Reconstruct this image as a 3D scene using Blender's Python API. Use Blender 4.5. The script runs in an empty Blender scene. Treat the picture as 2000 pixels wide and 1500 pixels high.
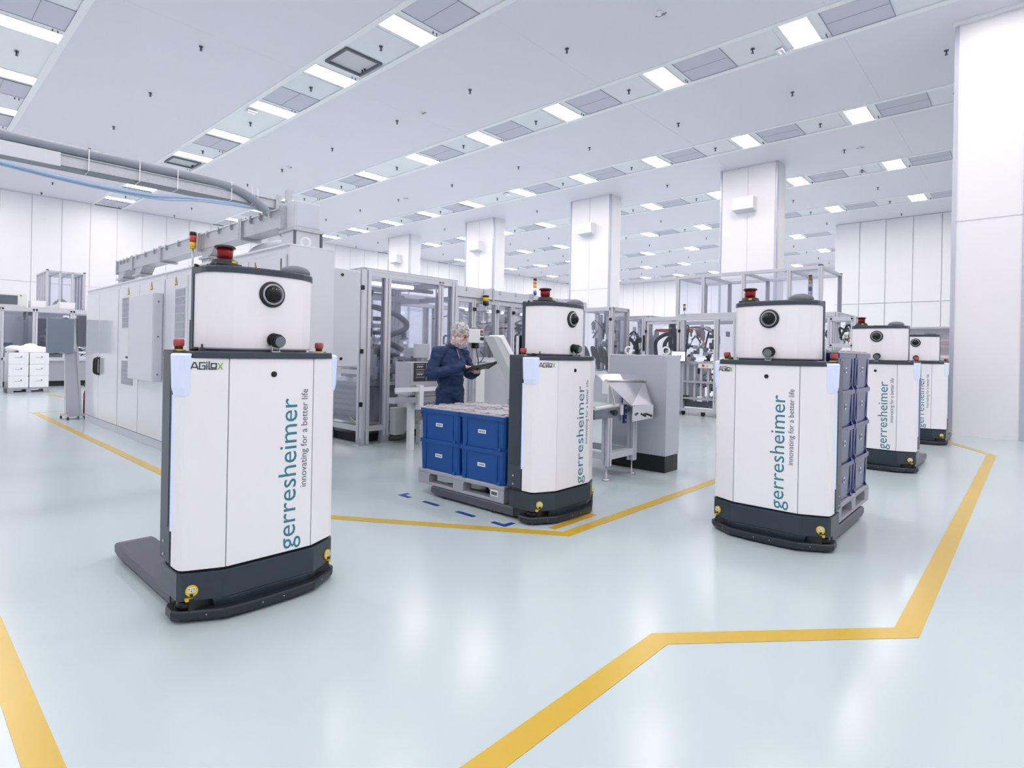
import bpy, bmesh, math, random
from mathutils import Vector, Matrix

# ------------------------------------------------------------------ camera, world, exposure
# World axes follow the hall: +Y runs along the ceiling light strips, +X along the rows of lights.
CAM_H = 1.45
YAW = math.radians(47.7)          # viewing direction, turned from +Y towards +X
ROLL = math.radians(1.1)
cam_d = bpy.data.cameras.new('camera')
cam_d.sensor_fit = 'HORIZONTAL'
cam_d.sensor_width = 36.0
cam_d.lens = 36.0 * 1123 / 2000
cam_d.shift_y = -62.0 / 2000
cam_d.clip_end = 300
cam = bpy.data.objects.new('camera', cam_d)
bpy.context.scene.collection.objects.link(cam)
cam.location = (0, 0, CAM_H)
cam.rotation_euler = (Matrix.Rotation(-YAW, 3, 'Z') @ Matrix.Rotation(math.pi / 2, 3, 'X') @ Matrix.Rotation(ROLL, 3, 'Z')).to_euler()
scene = bpy.context.scene
scene.camera = cam
world = bpy.data.worlds.new('world'); scene.world = world
world.use_nodes = True
world.node_tree.nodes['Background'].inputs[0].default_value = (0.80, 0.84, 0.95, 1)
world.node_tree.nodes['Background'].inputs[1].default_value = 0.0
vs = scene.view_settings
vs.view_transform = 'Standard'; vs.look = 'None'; vs.gamma = 1.0; vs.use_curve_mapping = False
vs.exposure = 0.0
LIGHT_POWER = 33.0                # emission of the ceiling light panels
try:
    scene.cycles.transparent_max_bounces = 40
    scene.cycles.max_bounces = 7
    scene.cycles.diffuse_bounces = 5
    scene.cycles.glossy_bounces = 3
    scene.cycles.transmission_bounces = 6
    scene.cycles.use_light_tree = False
    scene.cycles.caustics_reflective = False
    scene.cycles.caustics_refractive = False
    scene.cycles.sample_clamp_indirect = 6.0
except Exception:
    pass

# ------------------------------------------------------------------ helpers
COL = scene.collection
KIDS = {}                         # parts of each thing, by name
R = math.radians
random.seed(7)

def lin(v):
    v /= 255.0
    return v / 12.92 if v <= 0.04045 else ((v + 0.055) / 1.055) ** 2.4

MATS = {}
def mat(name, rgb, rough=0.5, metal=0.0, spec=0.5, coat=0.0, emit=None, power=0.0, noise=0.0, nscale=6.0, bump=0.0, rnoise=0.0):
    if name in MATS: return MATS[name]
    m = bpy.data.materials.new(name); m.use_nodes = True
    nt = m.node_tree; p = nt.nodes['Principled BSDF']
    c = (lin(rgb[0]), lin(rgb[1]), lin(rgb[2]), 1)
    p.inputs['Base Color'].default_value = c
    p.inputs['Roughness'].default_value = rough
    p.inputs['Metallic'].default_value = metal
    p.inputs['Specular IOR Level'].default_value = spec
    p.inputs['Coat Weight'].default_value = coat
    p.inputs['Coat Roughness'].default_value = 0.08
    if emit:
        p.inputs['Emission Color'].default_value = (lin(emit[0]), lin(emit[1]), lin(emit[2]), 1)
        p.inputs['Emission Strength'].default_value = power
    if noise or bump or rnoise:
        tc = nt.nodes.new('ShaderNodeTexCoord')
        nz = nt.nodes.new('ShaderNodeTexNoise'); nz.inputs['Scale'].default_value = nscale; nz.inputs['Detail'].default_value = 4
        nt.links.new(tc.outputs['Object'], nz.inputs['Vector'])
        if noise:
            mx = nt.nodes.new('ShaderNodeMixRGB'); mx.blend_type = 'MULTIPLY'; mx.inputs[0].default_value = 1.0
            rp = nt.nodes.new('ShaderNodeMapRange')
            rp.inputs['From Min'].default_value = 0.3; rp.inputs['From Max'].default_value = 0.7
            rp.inputs['To Min'].default_value = 1.0 - noise; rp.inputs['To Max'].default_value = 1.0
            nt.links.new(nz.outputs['Fac'], rp.inputs['Value'])
            mx.inputs[1].default_value = c
            nt.links.new(rp.outputs[0], mx.inputs[2]); nt.links.new(mx.outputs[0], p.inputs['Base Color'])
        if rnoise:
            rq = nt.nodes.new('ShaderNodeMapRange')
            rq.inputs['To Min'].default_value = max(0, rough - rnoise); rq.inputs['To Max'].default_value = rough + rnoise
            nt.links.new(nz.outputs['Fac'], rq.inputs['Value']); nt.links.new(rq.outputs[0], p.inputs['Roughness'])
        if bump:
            b = nt.nodes.new('ShaderNodeBump'); b.inputs['Strength'].default_value = bump; b.inputs['Distance'].default_value = 0.02
            nt.links.new(nz.outputs['Fac'], b.inputs['Height']); nt.links.new(b.outputs[0], p.inputs['Normal'])
    MATS[name] = m
    return m

def glass_mat(name, tint, refl=0.5, alpha=0.0, body=(235, 238, 246)):
    """Thin sheet: tinted see-through plus a mirror share that grows at grazing angles."""
    if name in MATS: return MATS[name]
    m = bpy.data.materials.new(name); m.use_nodes = True
    nt = m.node_tree; nt.nodes.clear()
    out = nt.nodes.new('ShaderNodeOutputMaterial')
    tr = nt.nodes.new('ShaderNodeBsdfTransparent'); tr.inputs[0].default_value = (*[lin(v) for v in tint], 1)
    gl = nt.nodes.new('ShaderNodeBsdfGlossy'); gl.inputs['Roughness'].default_value = 0.02
    gl.inputs[0].default_value = (1, 1, 1, 1)
    df = nt.nodes.new('ShaderNodeBsdfDiffuse'); df.inputs[0].default_value = (*[lin(v) for v in body], 1)
    fr = nt.nodes.new('ShaderNodeFresnel'); fr.inputs[0].default_value = 1.45
    ml = nt.nodes.new('ShaderNodeMath'); ml.operation = 'MULTIPLY'; ml.inputs[1].default_value = refl
    nt.links.new(fr.outputs[0], ml.inputs[0])
    m0 = nt.nodes.new('ShaderNodeMixShader'); m0.inputs[0].default_value = alpha
    nt.links.new(tr.outputs[0], m0.inputs[1]); nt.links.new(df.outputs[0], m0.inputs[2])
    mx = nt.nodes.new('ShaderNodeMixShader')
    nt.links.new(ml.outputs[0], mx.inputs[0]); nt.links.new(m0.outputs[0], mx.inputs[1]); nt.links.new(gl.outputs[0], mx.inputs[2])
    nt.links.new(mx.outputs[0], out.inputs[0])
    MATS[name] = m
    return m

def wave_rough(m, scale, strength, axis='X', direction_vec=None):
    """fine ribbing bump along one object axis"""
    nt = m.node_tree; p = nt.nodes['Principled BSDF']
    tc = nt.nodes.new('ShaderNodeTexCoord'); w = nt.nodes.new('ShaderNodeTexWave')
    w.bands_direction = axis; w.inputs['Scale'].default_value = scale
    nt.links.new(tc.outputs['Object'], w.inputs['Vector'])
    b = nt.nodes.new('ShaderNodeBump'); b.inputs['Strength'].default_value = strength; b.inputs['Distance'].default_value = 0.01
    nt.links.new(w.outputs['Fac'], b.inputs['Height']); nt.links.new(b.outputs[0], p.inputs['Normal'])
    return m

class MB:
    """collects shapes, then links them as one mesh object"""
    def __init__(s): s.v = []; s.f = []; s.sm = []; s.mi = []; s.cur = 0
    def m(s, i): s.cur = i; return s
    def _add(s, vs, fs, smooth=False):
        o = len(s.v); s.v += [tuple(p) for p in vs]
        for f in fs: s.f.append(tuple(i + o for i in f)); s.sm.append(smooth); s.mi.append(s.cur)
        return s
    def box(s, a, b):
        x0, y0, z0 = [min(p, q) for p, q in zip(a, b)]; x1, y1, z1 = [max(p, q) for p, q in zip(a, b)]
        return s._add([(x0,y0,z0),(x1,y0,z0),(x1,y1,z0),(x0,y1,z0),(x0,y0,z1),(x1,y0,z1),(x1,y1,z1),(x0,y1,z1)],
                      [(0,3,2,1),(4,5,6,7),(0,1,5,4),(1,2,6,5),(2,3,7,6),(3,0,4,7)])
    def cbox(s, c, d): return s.box([p - q / 2 for p, q in zip(c, d)], [p + q / 2 for p, q in zip(c, d)])
    def obox(s, c, d, M):
        h = [q / 2 for q in d]; pts = []
        for z in (-1, 1):
            for (x, y) in ((-1,-1),(1,-1),(1,1),(-1,1)):
                pts.append(Vector(c) + M @ Vector((x*h[0], y*h[1], z*h[2])))
        return s._add(pts, [(0,3,2,1),(4,5,6,7),(0,1,5,4),(1,2,6,5),(2,3,7,6),(3,0,4,7)])
    def bar(s, a, b, w, h=None):
        """square bar from a to b"""
        a, b = Vector(a), Vector(b); d = b - a; L = d.length
        if L < 1e-6: return s
        return s.obox((a + b) / 2, (w, h or w, L), d.to_track_quat('Z', 'Y').to_matrix())
    def prism(s, poly, z0, z1, inset=0.0):
        n = len(poly); return s.loft([[(x, y, z0) for x, y in poly], [(x, y, z1) for x, y in poly]])
    def loft(s, rings, smooth=False, caps=True):
        n = len(rings[0]); vs = [p for r in rings for p in r]; fs = []
        for k in range(len(rings) - 1):
            for i in range(n):
                j = (i + 1) % n; fs.append((k*n+i, k*n+j, (k+1)*n+j, (k+1)*n+i))
        s._add(vs, fs, smooth)
        if caps:
            o = len(s.v) - len(vs)
            s.f.append(tuple(o + i for i in reversed(range(n)))); s.sm.append(False); s.mi.append(s.cur)
            s.f.append(tuple(o + (len(rings)-1)*n + i for i in range(n))); s.sm.append(False); s.mi.append(s.cur)
        return s
    def cyl(s, a, b, r, r2=None, n=12, smooth=True):
        a, b = Vector(a), Vector(b); q = (b - a).to_track_quat('Z', 'Y').to_matrix(); r2 = r if r2 is None else r2
        rings = []
        for c, rr in ((a, r), (b, r2)):
            rings.append([c + q @ Vector((rr*math.cos(2*math.pi*i/n), rr*math.sin(2*math.pi*i/n), 0)) for i in range(n)])
        return s.loft(rings, smooth)
    def lathe(s, prof, base=(0,0,0), axis=(0,0,1), n=20, smooth=True):
        """prof: list of (radius, height along axis)"""
        q = Vector(axis).to_track_quat('Z', 'Y').to_matrix(); b = Vector(base); rings = []
        for r, h in prof:
            r = max(r, 1e-4)
            rings.append([b + q @ Vector((r*math.cos(2*math.pi*i/n), r*math.sin(2*math.pi*i/n), h)) for i in range(n)])
        return s.loft(rings, smooth)
    def tube(s, pts, r, n=8, sub=0):
        pts = [Vector(p) for p in pts]
        if sub: pts = spline(pts, sub)
        rings = []; up = Vector((0.03, 0.02, 1)).normalized(); prev = None
        for i, p in enumerate(pts):
            t = (pts[min(i+1, len(pts)-1)] - pts[max(i-1, 0)]).normalized()
            if prev is None:
                x = t.orthogonal().normalized()
            else:
                x = (prev - t * prev.dot(t))
                x = x.normalized() if x.length > 1e-5 else t.orthogonal().normalized()
            prev = x; y = t.cross(x)
            rr = r[i] if isinstance(r, (list, tuple)) else r
            rings.append([p + (x*math.cos(2*math.pi*k/n) + y*math.sin(2*math.pi*k/n)) * rr for k in range(n)])
        return s.loft(rings, True)
    def ell(s, c, rad, n=16, m=10):
        rings = []
        for k in range(m + 1):
            a = -math.pi/2 + math.pi * k / m; cr = max(math.cos(a), 0.004)
            rings.append([(c[0]+rad[0]*cr*math.cos(2*math.pi*i/n), c[1]+rad[1]*cr*math.sin(2*math.pi*i/n), c[2]+rad[2]*math.sin(a)) for i in range(n)])
        return s.loft(rings, True)
    def capsule(s, a, b, r1, r2, n=14):
        a, b = Vector(a), Vector(b); q = (b - a).to_track_quat('Z', 'Y').to_matrix(); L = (b - a).length
        prof = [(r1*math.cos(t), r1*math.sin(t)) for t in [-1.5, -1.1, -.7, -.35]] + [(r1, 0), (r2, L)] + [(r2*math.cos(t), L + r2*math.sin(t)) for t in [.35, .7, 1.1, 1.5]]
        return s.lathe(prof, a, b - a, n)
    def face(s, pts): return s._add(pts, [tuple(range(len(pts)))])
    def mesh(s, name):
        me = bpy.data.meshes.new(name); me.from_pydata(s.v, [], s.f)
        me.polygons.foreach_set('use_smooth', s.sm)
        me.polygons.foreach_set('material_index', s.mi); me.update()
        return me
    def build(s, name, mats, parent=None, bevel=0.0):
        me = s.mesh(name)
        for m in (mats if isinstance(mats, (list, tuple)) else [mats]): me.materials.append(m)
        return put(name, me, parent, bevel)

def put(name, me, parent=None, bevel=0.0, loc=None, rz=None):
    o = bpy.data.objects.new(name, me); COL.objects.link(o); o.parent = parent
    if parent is not None: KIDS.setdefault(parent.name, []).append(o)
    if bevel:
        b = o.modifiers.new('bevel', 'BEVEL'); b.width = bevel; b.segments = 2; b.limit_method = 'ANGLE'; b.angle_limit = R(40)
        b.harden_normals = False
    if loc is not None: o.location = loc
    if rz is not None: o.rotation_euler = (0, 0, rz)
    return o

def spline(pts, k):
    """Catmull-Rom"""
    out = []; P = [pts[0]] + list(pts) + [pts[-1]]
    for i in range(1, len(P) - 2):
        for j in range(k):
            t = j / k; a, b, c, d = P[i-1], P[i], P[i+1], P[i+2]
            out.append(0.5 * ((2*b) + (c - a)*t + (2*a - 5*b + 4*c - d)*t*t + (3*b - a - 3*c + d)*t*t*t))
    out.append(P[-2]); return out

def tag(o, label, cat, group=None, kind=None):
    o['label'] = label; o['category'] = cat
    if group: o['group'] = group
    if kind: o['kind'] = kind
    return o
def struct(o, label=None):
    o['kind'] = 'structure'
    if label: o['label'] = label
    return o
def thing(name, label, cat, loc=(0,0,0), rz=0.0, group=None):
    o = bpy.data.objects.new(name, None); COL.objects.link(o); o.location = loc; o.rotation_euler = (0, 0, rz)
    o.empty_display_size = 0.1
    return tag(o, label, cat, group)
def dup(root, loc, rz=None, label=None, group=None, parent=None):
    c = root.copy(); COL.objects.link(c); c.location = loc
    if rz is not None: c.rotation_euler = (0, 0, rz)
    if label: c['label'] = label
    if group: c['group'] = group
    def rec(src, dst):
        for ch in list(KIDS.get(src.name, ())):
            d = ch.copy(); COL.objects.link(d); d.parent = dst; KIDS.setdefault(dst.name, []).append(d); rec(ch, d)
    rec(root, c)
    return c
ORD = ['zeroth','first','second','third','fourth','fifth','sixth','seventh','eighth','ninth','tenth','eleventh','twelfth','thirteenth','fourteenth']

# ------------------------------------------------------------------ materials
WHITE = mat('panel_white', (247, 245, 249), 0.35, coat=0.15)
WALLM = mat('wall_panel_white', (244, 244, 248), 0.42, noise=0.02, nscale=1.5)
SEAM = mat('wall_seam_grey', (230, 231, 238), 0.5)
TRIMG = mat('corner_trim_grey', (196, 200, 214), 0.35, metal=0.4)
CEILM = wave_rough(mat('ceiling_sheet', (232, 229, 240), 0.32), 12, 0.06, 'Y')
STRIPM = mat('ceiling_strip_white', (246, 247, 251), 0.38)
VENTM = mat('vent_mesh_grey', (210, 209, 224), 0.55, noise=0.03, nscale=60)
VENTF = mat('vent_edge_grey', (150, 154, 168), 0.5)
LAMP = mat('light_diffuser', (255, 255, 255), 0.4, emit=(255, 243, 240), power=LIGHT_POWER)
SLATE = mat('slate_metal', (62, 70, 82), 0.38, metal=0.25)
SLATE2 = mat('skirt_slate', (46, 58, 70), 0.33, metal=0.2, coat=0.1)
BLACK = mat('black_plastic', (22, 24, 28), 0.4)
BLACKG = mat('black_gloss', (8, 9, 11), 0.1, spec=0.35)
RUBBER = mat('dark_rubber', (40, 42, 48), 0.7)
ALU = mat('aluminium_profile', (212, 214, 222), 0.38, metal=0.3)
ALU2 = mat('aluminium_dark', (166, 169, 180), 0.4, metal=0.3)
STEEL = mat('brushed_steel', (196, 196, 204), 0.28, metal=0.7)
GALV = mat('galvanised_steel', (196, 200, 206), 0.42, metal=0.6, noise=0.12, nscale=40)
GREYP = mat('light_grey_paint', (222, 224, 232), 0.28, coat=0.25)
GREYC = mat('cabinet_grey', (214, 217, 225), 0.16, coat=0.5)
GREYM = mat('mid_grey_paint', (176, 180, 192), 0.45)
GREYD = mat('dark_grey_paint', (96, 100, 112), 0.45)
PALE = mat('pale_machine_paint', (232, 235, 236), 0.38)
YELLOW = mat('signal_yellow', (226, 190, 40), 0.4)
YTAPE = mat('yellow_floor_paint', (202, 170, 46), 0.26)
BTAPE = mat('blue_floor_tape', (18, 62, 150), 0.35)
RED = mat('estop_red', (176, 74, 78), 0.4)
REDD = mat('dark_red', (140, 28, 34), 0.4)
TEAL = mat('lettering_teal', (50, 130, 146), 0.45)
INK = mat('lettering_grey', (88, 92, 112), 0.5)
INKD = mat('logo_charcoal', (38, 40, 46), 0.45)
GREENX = mat('logo_green', (148, 190, 70), 0.45)
BLUEB = mat('crate_blue', (12, 76, 150), 0.4, spec=0.35, noise=0.05, nscale=4)
BLUEB2 = mat('crate_navy', (28, 44, 106), 0.2, coat=0.1, noise=0.06, nscale=3)
PALGREY = mat('pallet_grey', (164, 166, 176), 0.55, noise=0.05, nscale=12)
LIDGREY = mat('lid_grey', (176, 176, 184), 0.42, noise=0.05, nscale=12)
PAPER = mat('label_paper', (240, 240, 244), 0.6)
FORKM = mat('fork_grey', (86, 85, 98), 0.4, metal=0.2)
ANTM = mat('antenna_grey', (112, 116, 126), 0.6)
HOSE = mat('hose_grey', (126, 130, 142), 0.55)
HOSED = mat('hose_dark', (66, 68, 78), 0.55)
ORANGE = mat('cable_orange', (224, 128, 84), 0.5)
BLUEC = mat('cable_pale_blue', (176, 200, 230), 0.35)
FOIL = mat('stretch_foil_white', (242, 243, 248), 0.3, coat=0.4, bump=0.25, nscale=14)
SCREEN = mat('screen_lit', (200, 214, 224), 0.2, emit=(214, 228, 238), power=0.9)
LEDB = mat('led_blue', (200, 212, 250), 0.3, emit=(150, 182, 255), power=0.5)
LENS = mat('status_lens', (218, 226, 246), 0.3, emit=(176, 202, 255), power=0.16)
for q in (LEDB, LENS, SCREEN): q.cycles.emission_sampling = 'NONE'   # faint glow, no need to sample as lamps
LAMP.cycles.emission_sampling = 'FRONT'
GLASS = glass_mat('clear_glazing', (243, 245, 250), 0.7, 0.03)
GLASSD = glass_mat('smoked_lens', (90, 96, 104), 1.0, 0.0)
REDGL = glass_mat('red_lens', (200, 40, 52), 0.8, 0.35, (190, 30, 44))
TEALG = glass_mat('teal_glazing', (150, 184, 188), 0.6, 0.35, (150, 180, 186))
FLOORM = mat('floor_coating', (198, 212, 216), 0.2, spec=0.42)

# ------------------------------------------------------------------ floor
def floor_material():
    nt = FLOORM.node_tree; p = nt.nodes['Principled BSDF']
    tc = nt.nodes.new('ShaderNodeTexCoord')
    a = nt.nodes.new('ShaderNodeTexNoise'); a.inputs['Scale'].default_value = 0.5; a.inputs['Detail'].default_value = 3
    for q in (a,): nt.links.new(tc.outputs['Object'], q.inputs['Vector'])
    mx = nt.nodes.new('ShaderNodeMixRGB'); mx.inputs[1].default_value = (lin(185), lin(203), lin(206), 1); mx.inputs[2].default_value = (lin(192), lin(208), lin(211), 1)
    nt.links.new(a.outputs['Fac'], mx.inputs[0]); nt.links.new(mx.outputs[0], p.inputs['Base Color'])
floor_material()
H = 8.05
X0, X1, Y0, Y1 = -7.0, 47.0, -7.0, 33.0
struct(MB().box((X0, Y0, -0.2), (X1 + 1, Y1 + 1, 0)).build('floor', FLOORM), 'glossy pale teal coated floor')

# ------------------------------------------------------------------ walls of separate sheet panels
def panel_mesh(w, h, name='panel'):
    g = 0.012
    return MB().box((g, -0.03, g), (w - g, 0, h - g)).mesh(name)
PM = {}
def panel_wall(name, p0, direc, n, w, label, zs=(0.0, 4.16, H), mat_=None, cut=None, normal_back=0.06):
    """sheet-panel wall from p0 along direc (unit), facing the right-hand side of direc"""
    d = Vector((direc[0], direc[1], 0)); ang = math.atan2(d.y, d.x)
    root = MB().box((0, 0.0, 0), (n * w, normal_back, H)).build(name, SEAM)
    root.location = (p0[0], p0[1], 0); root.rotation_euler = (0, 0, ang); struct(root, label)
    for i in range(n):
        for k in range(len(zs) - 1):
            if cut and cut(i, k): continue
            key = (round(w, 3), round(zs[k+1] - zs[k], 3))
            if key not in PM:
                PM[key] = panel_mesh(*key); PM[key].materials.append(WALLM)
            put('panel', PM[key], root, 0, (i * w, 0, zs[k]))
    return root
W = 1.067
# facing -Y: run +X ; facing -X: run -Y ; facing +X: run +Y ; facing +Y: run -X
panel_wall('wall_far', (4.45 - 11 * W, Y1), (1, 0), 51, W, 'white panelled far wall of the hall')
panel_wall('wall_end', (X1, Y1), (0, -1), 38, W, 'white panelled end wall behind the columns')
struct(MB().box((X0, Y0 - .1, 0), (15, Y0, H)).build('wall_near', WALLM), 'white wall behind the viewer')
struct(MB().box((X0 - .1, Y0, 0), (X0, Y1, H)).build('wall_left', WALLM), 'white wall left of the viewer')
# block with the recessed opening (far right)
bl = panel_wall('wall_right', (31.8, 7.41), (0, -1), 13, W, 'white panelled wall with a wide recessed opening', zs=(0.0, 2.93, 4.10, H),
                cut=lambda i, k: k == 0 and i in (2, 3, 4, 5), normal_back=0.02)
bl.data = MB().box((0, .02, 2.93), (13*W, .04, H)).box((0, .02, 0), (2*W, .04, 2.93)).box((6*W, .02, 0), (13*W, .04, 2.93)).mesh('wall_right')
bl.data.materials.append(SEAM)
struct(MB().box((31.86, 7.35, 0), (47, 7.41, H)).build('wall_right_return', WALLM), 'white return wall beside the far end bay')
dr = struct(MB().box((32.6, 0.5, 0), (32.7, 5.6, 3.0)).build('door_1', mat('mauve_backwall', (206, 196, 206), 0.5)), 'mauve grey back of the recessed opening')
for (z0, z1, c) in ((0.9, 1.35, (150, 152, 170)), (1.55, 1.68, (224, 222, 228)), (1.75, 2.05, (176, 172, 182)), (2.2, 2.3, (190, 180, 188))):
    MB().box((32.56, 0.5, z0), (32.6, 5.6, z1)).build('slat', mat('opening_band_%d' % c[0], c, 0.5), dr)
for y in (5.28, 1.0): MB().box((31.8, y - .02, 0), (32.6, y + .02, 2.93)).build('jamb', WALLM, dr)
MB().box((31.8, 1.0, 2.90), (32.6, 5.28, 2.93)).build('lintel', WALLM, dr)
# tall near block on the right
nb = struct(MB().box((14.12, Y0, 0), (15.0, 1.23, H - 0.06)).build('wall_right_near', WALLM), 'tall white panelled block rising to the ceiling at right')
for y in (1.215, 0.165, -0.9):
    MB().box((14.085, y - .035, 0), (14.12, y + .035, H - .08)).build('corner_trim', TRIMG, nb)
MB().box((14.10, 0.20, 0.0), (14.12, 1.18, 4.14)).build('panel', WALLM, nb)
MB().box((14.10, 0.20, 4.17), (14.12, 1.18, H - .1)).build('panel', WALLM, nb)
MB().box((14.10, -0.865, 0.0), (14.12, 0.13, 4.14)).build('panel', WALLM, nb)
MB().box((14.10, -0.865, 4.17), (14.12, 0.13, H - .1)).build('panel', WALLM, nb)
MB().box((14.02, Y0, H - .06), (15.05, 1.28, H)).build('cornice', STRIPM, nb)
gp = thing('glass_screen', 'teal tinted glass screen beside the tall white block at right', 'screen', (14.9, 1.42, 0))
MB().box((-.01, -.18, .02), (.01, .3, 1.45)).build('pane', TEALG, gp); MB().box((-.03, -.19, 0), (.03, .31, .03)).build('base_rail', ALU, gp)

# ------------------------------------------------------------------ columns
def column(i, y0, y1, label):
    c = struct(MB().box((20.2, y0, 0), (21.0, y1, H)).build('column', WALLM), label)
    ym = (y0 + y1) / 2
    for (a, b) in ((y0 + .06, ym - .008), (ym + .008, y1 - .06)):
        for (z0, z1) in ((0, 4.15), (4.17, H - .02)):
            MB().box((20.18, a, z0), (20.2, b, z1)).build('panel', WALLM, c)
    MB().box((20.165, y0 - .012, 0), (20.25, y0 + .05, H)).build('corner_trim', TRIMG, c)
    MB().box((20.165, y1 - .05, 0), (20.25, y1 + .012, H)).build('corner_trim', TRIMG, c)
    MB().box((20.3, y0 - .02, 0.0), (20.95, y0, H)).build('panel', WALLM, c)
    return c
cols = [(6.48, 8.41), (13.04, 15.06), (19.74, 21.73), (26.4, 28.43)]
for i, (a, b) in enumerate(cols):
    column(i + 1, a, b, 'white square column, %s from the right block' % ORD[i + 1])
    t = thing('wall_lamp', 'white box lamp high on the %s column from the right block' % ORD[i + 1], 'lamp', (20.18, (a + b) / 2 + .05, 6.45), 0, 'box lamps on the columns')
    MB().loft([[(-.36,-.36,.06),(0,-.36,0),(0,.36,0),(-.36,.36,.06)], [(-.36,-.36,.48),(0,-.36,.48),(0,.36,.48),(-.36,.36,.48)]]).build('housing', WHITE, t, .01)
    MB().loft([[(-.33,-.33,.05),(-.02,-.33,-.003),(-.02,.33,-.003),(-.33,.33,.05)],[(-.33,-.33,.06),(-.02,-.33,.01),(-.02,.33,.01),(-.33,.33,.06)]]).build('diffuser', mat('lamp_opal', (214, 216, 226), 0.5), t)

# ------------------------------------------------------------------ ceiling
ceil = struct(MB().box((X0, Y0, H + .10), (X1, Y1, H + .2)).build('ceiling', CEILM), 'pale panelled ceiling with strips of lights')
STRX = [2.0 + 5.26 * k for k in range(-1, 9)]
LY = [0.6 + 3.03 * j for j in range(-2, 11)]
HW = 0.68
# plain fields between the strips, then the strips themselves, a few millimetres prouder
xs = [X0] + STRX + [X1]
for k in range(len(xs) - 1):
    a = xs[k] + (HW if k else 0); b = xs[k+1] - (HW if k < len(xs) - 2 else 0)
    y = Y0
    while y < Y1 - .1:
        e = min(y + 5.0, Y1)
        MB().box((a, y + .0015, H), (b, e - .0015, H + .1)).build('ceiling_sheet', CEILM, ceil); y = e
for x in STRX:
    for s in (-1, 1):
        MB().box((x + s * .545, Y0, H - .012), (x + s * HW, Y1, H + .05)).build('ceiling_rail', STRIPM, ceil)
    MB().box((x - .545, Y0, H + .03), (x + .545, Y1, H + .08)).build('ceiling_strip', STRIPM, ceil)

def pix(x, y, z):
    d = x * math.sin(YAW) + y * math.cos(YAW); u = x * math.cos(YAW) - y * math.sin(YAW)
    if d < .3: return None
    return 1000 + 1123 * u / d, 688 - 1123 * (z - CAM_H) / d + .0192 * 1123 * u / d
def seen(x, y, z=H, mg=60):
    p = pix(x, y, z)
    return p is not None and -mg < p[0] < 2000 + mg and -mg < p[1] < 1500 + mg

light0 = thing('ceiling_light', 'x', 'ceiling light', (0, 0, H))
MB().box((-.55,-.27,0),(.55,-.255,.03)).box((-.55,.255,0),(.55,.27,.03)).box((-.55,-.255,0),(-.535,.255,.03)).box((.535,-.255,0),(.55,.255,.03)).build('frame', WHITE, light0)
MB().face([(-.535,-.255,.004),(-.535,.255,.004),(.535,.255,.004),(.535,-.255,.004)]).build('diffuser', LAMP, light0)
vent0 = thing('ceiling_vent', 'x', 'vent', (0, 0, H))
MB().box((-.55,-.55,.0),(.55,-.538,.03)).box((-.55,.538,0),(.55,.55,.03)).box((-.55,-.538,0),(-.538,.538,.03)).box((.538,-.538,0),(.55,.538,.03)).build('frame', VENTF, vent0)
MB().box((-.006,-.538,.004),(.006,.538,.03)).build('divider', VENTF, vent0)
MB().box((-.538,-.538,.008),(-.006,.538,.03)).build('filter_panel', VENTM, vent0)
MB().box((.006,-.538,.008),(.538,.538,.03)).build('filter_panel', VENTM, vent0)
hatch0 = thing('ceiling_hatch', 'x', 'hatch', (0, 0, H))
MB().box((-.47,-.45,-.02),(.47,-.40,.04)).box((-.47,.40,-.02),(.47,.45,.04)).box((-.47,-.40,-.02),(-.42,.40,.04)).box((.42,-.40,-.02),(.47,.40,.04)).build('frame', GREYD, hatch0)
MB().box((-.42,-.40,.03),(.42,.40,.05)).build('cover', mat('hatch_dark', (104, 107, 120), 0.5), hatch0)
for q in (.1, .2): MB().cyl((.36,q,.03),(.36,q,-.03),.02).build('catch', BLACK, hatch0)
spr0 = None
def sprinkler_mesh():
    return MB().cyl((0,0,0),(0,0,-.012),.045,n=12).cyl((0,0,-.012),(0,0,-.085),.014,n=8).cyl((-.025,0,-.05),(.035,0,-.05),.011,n=6).cyl((0,0,-.085),(0,0,-.095),.03,n=10).mesh('sprinkler')
SPM = sprinkler_mesh(); SPM.materials.append(mat('sprinkler_metal', (88, 92, 108), 0.4, metal=0.5))
PANB = MB().box((-.53,-.55,.012),(.53,.55,.03)).mesh('blank_panel'); PANB.materials.append(mat('blank_panel', (236, 238, 245), 0.4))
NOZ = MB().cyl((-.09,0,0),(-.09,0,-.05),.014,n=6).cyl((.0,0,0),(.0,0,-.05),.014,n=6).mesh('nozzle_pair'); NOZ.materials.append(GREYD)
n_of = lambda j: len(LY) - j                      # counted from the far wall
def sname(k): return '%s strip from the left' % ORD[k] if k else 'strip outside the picture'
used = {'l': False, 'v': False, 'h': False}
def place(key, proto, loc, label, group):
    if not used[key]:
        used[key] = True; proto.location = loc; proto['label'] = label; proto['group'] = group; return proto
    return dup(proto, loc, None, label, group)
BEHIND = 'ceiling light outside the picture'
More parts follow.
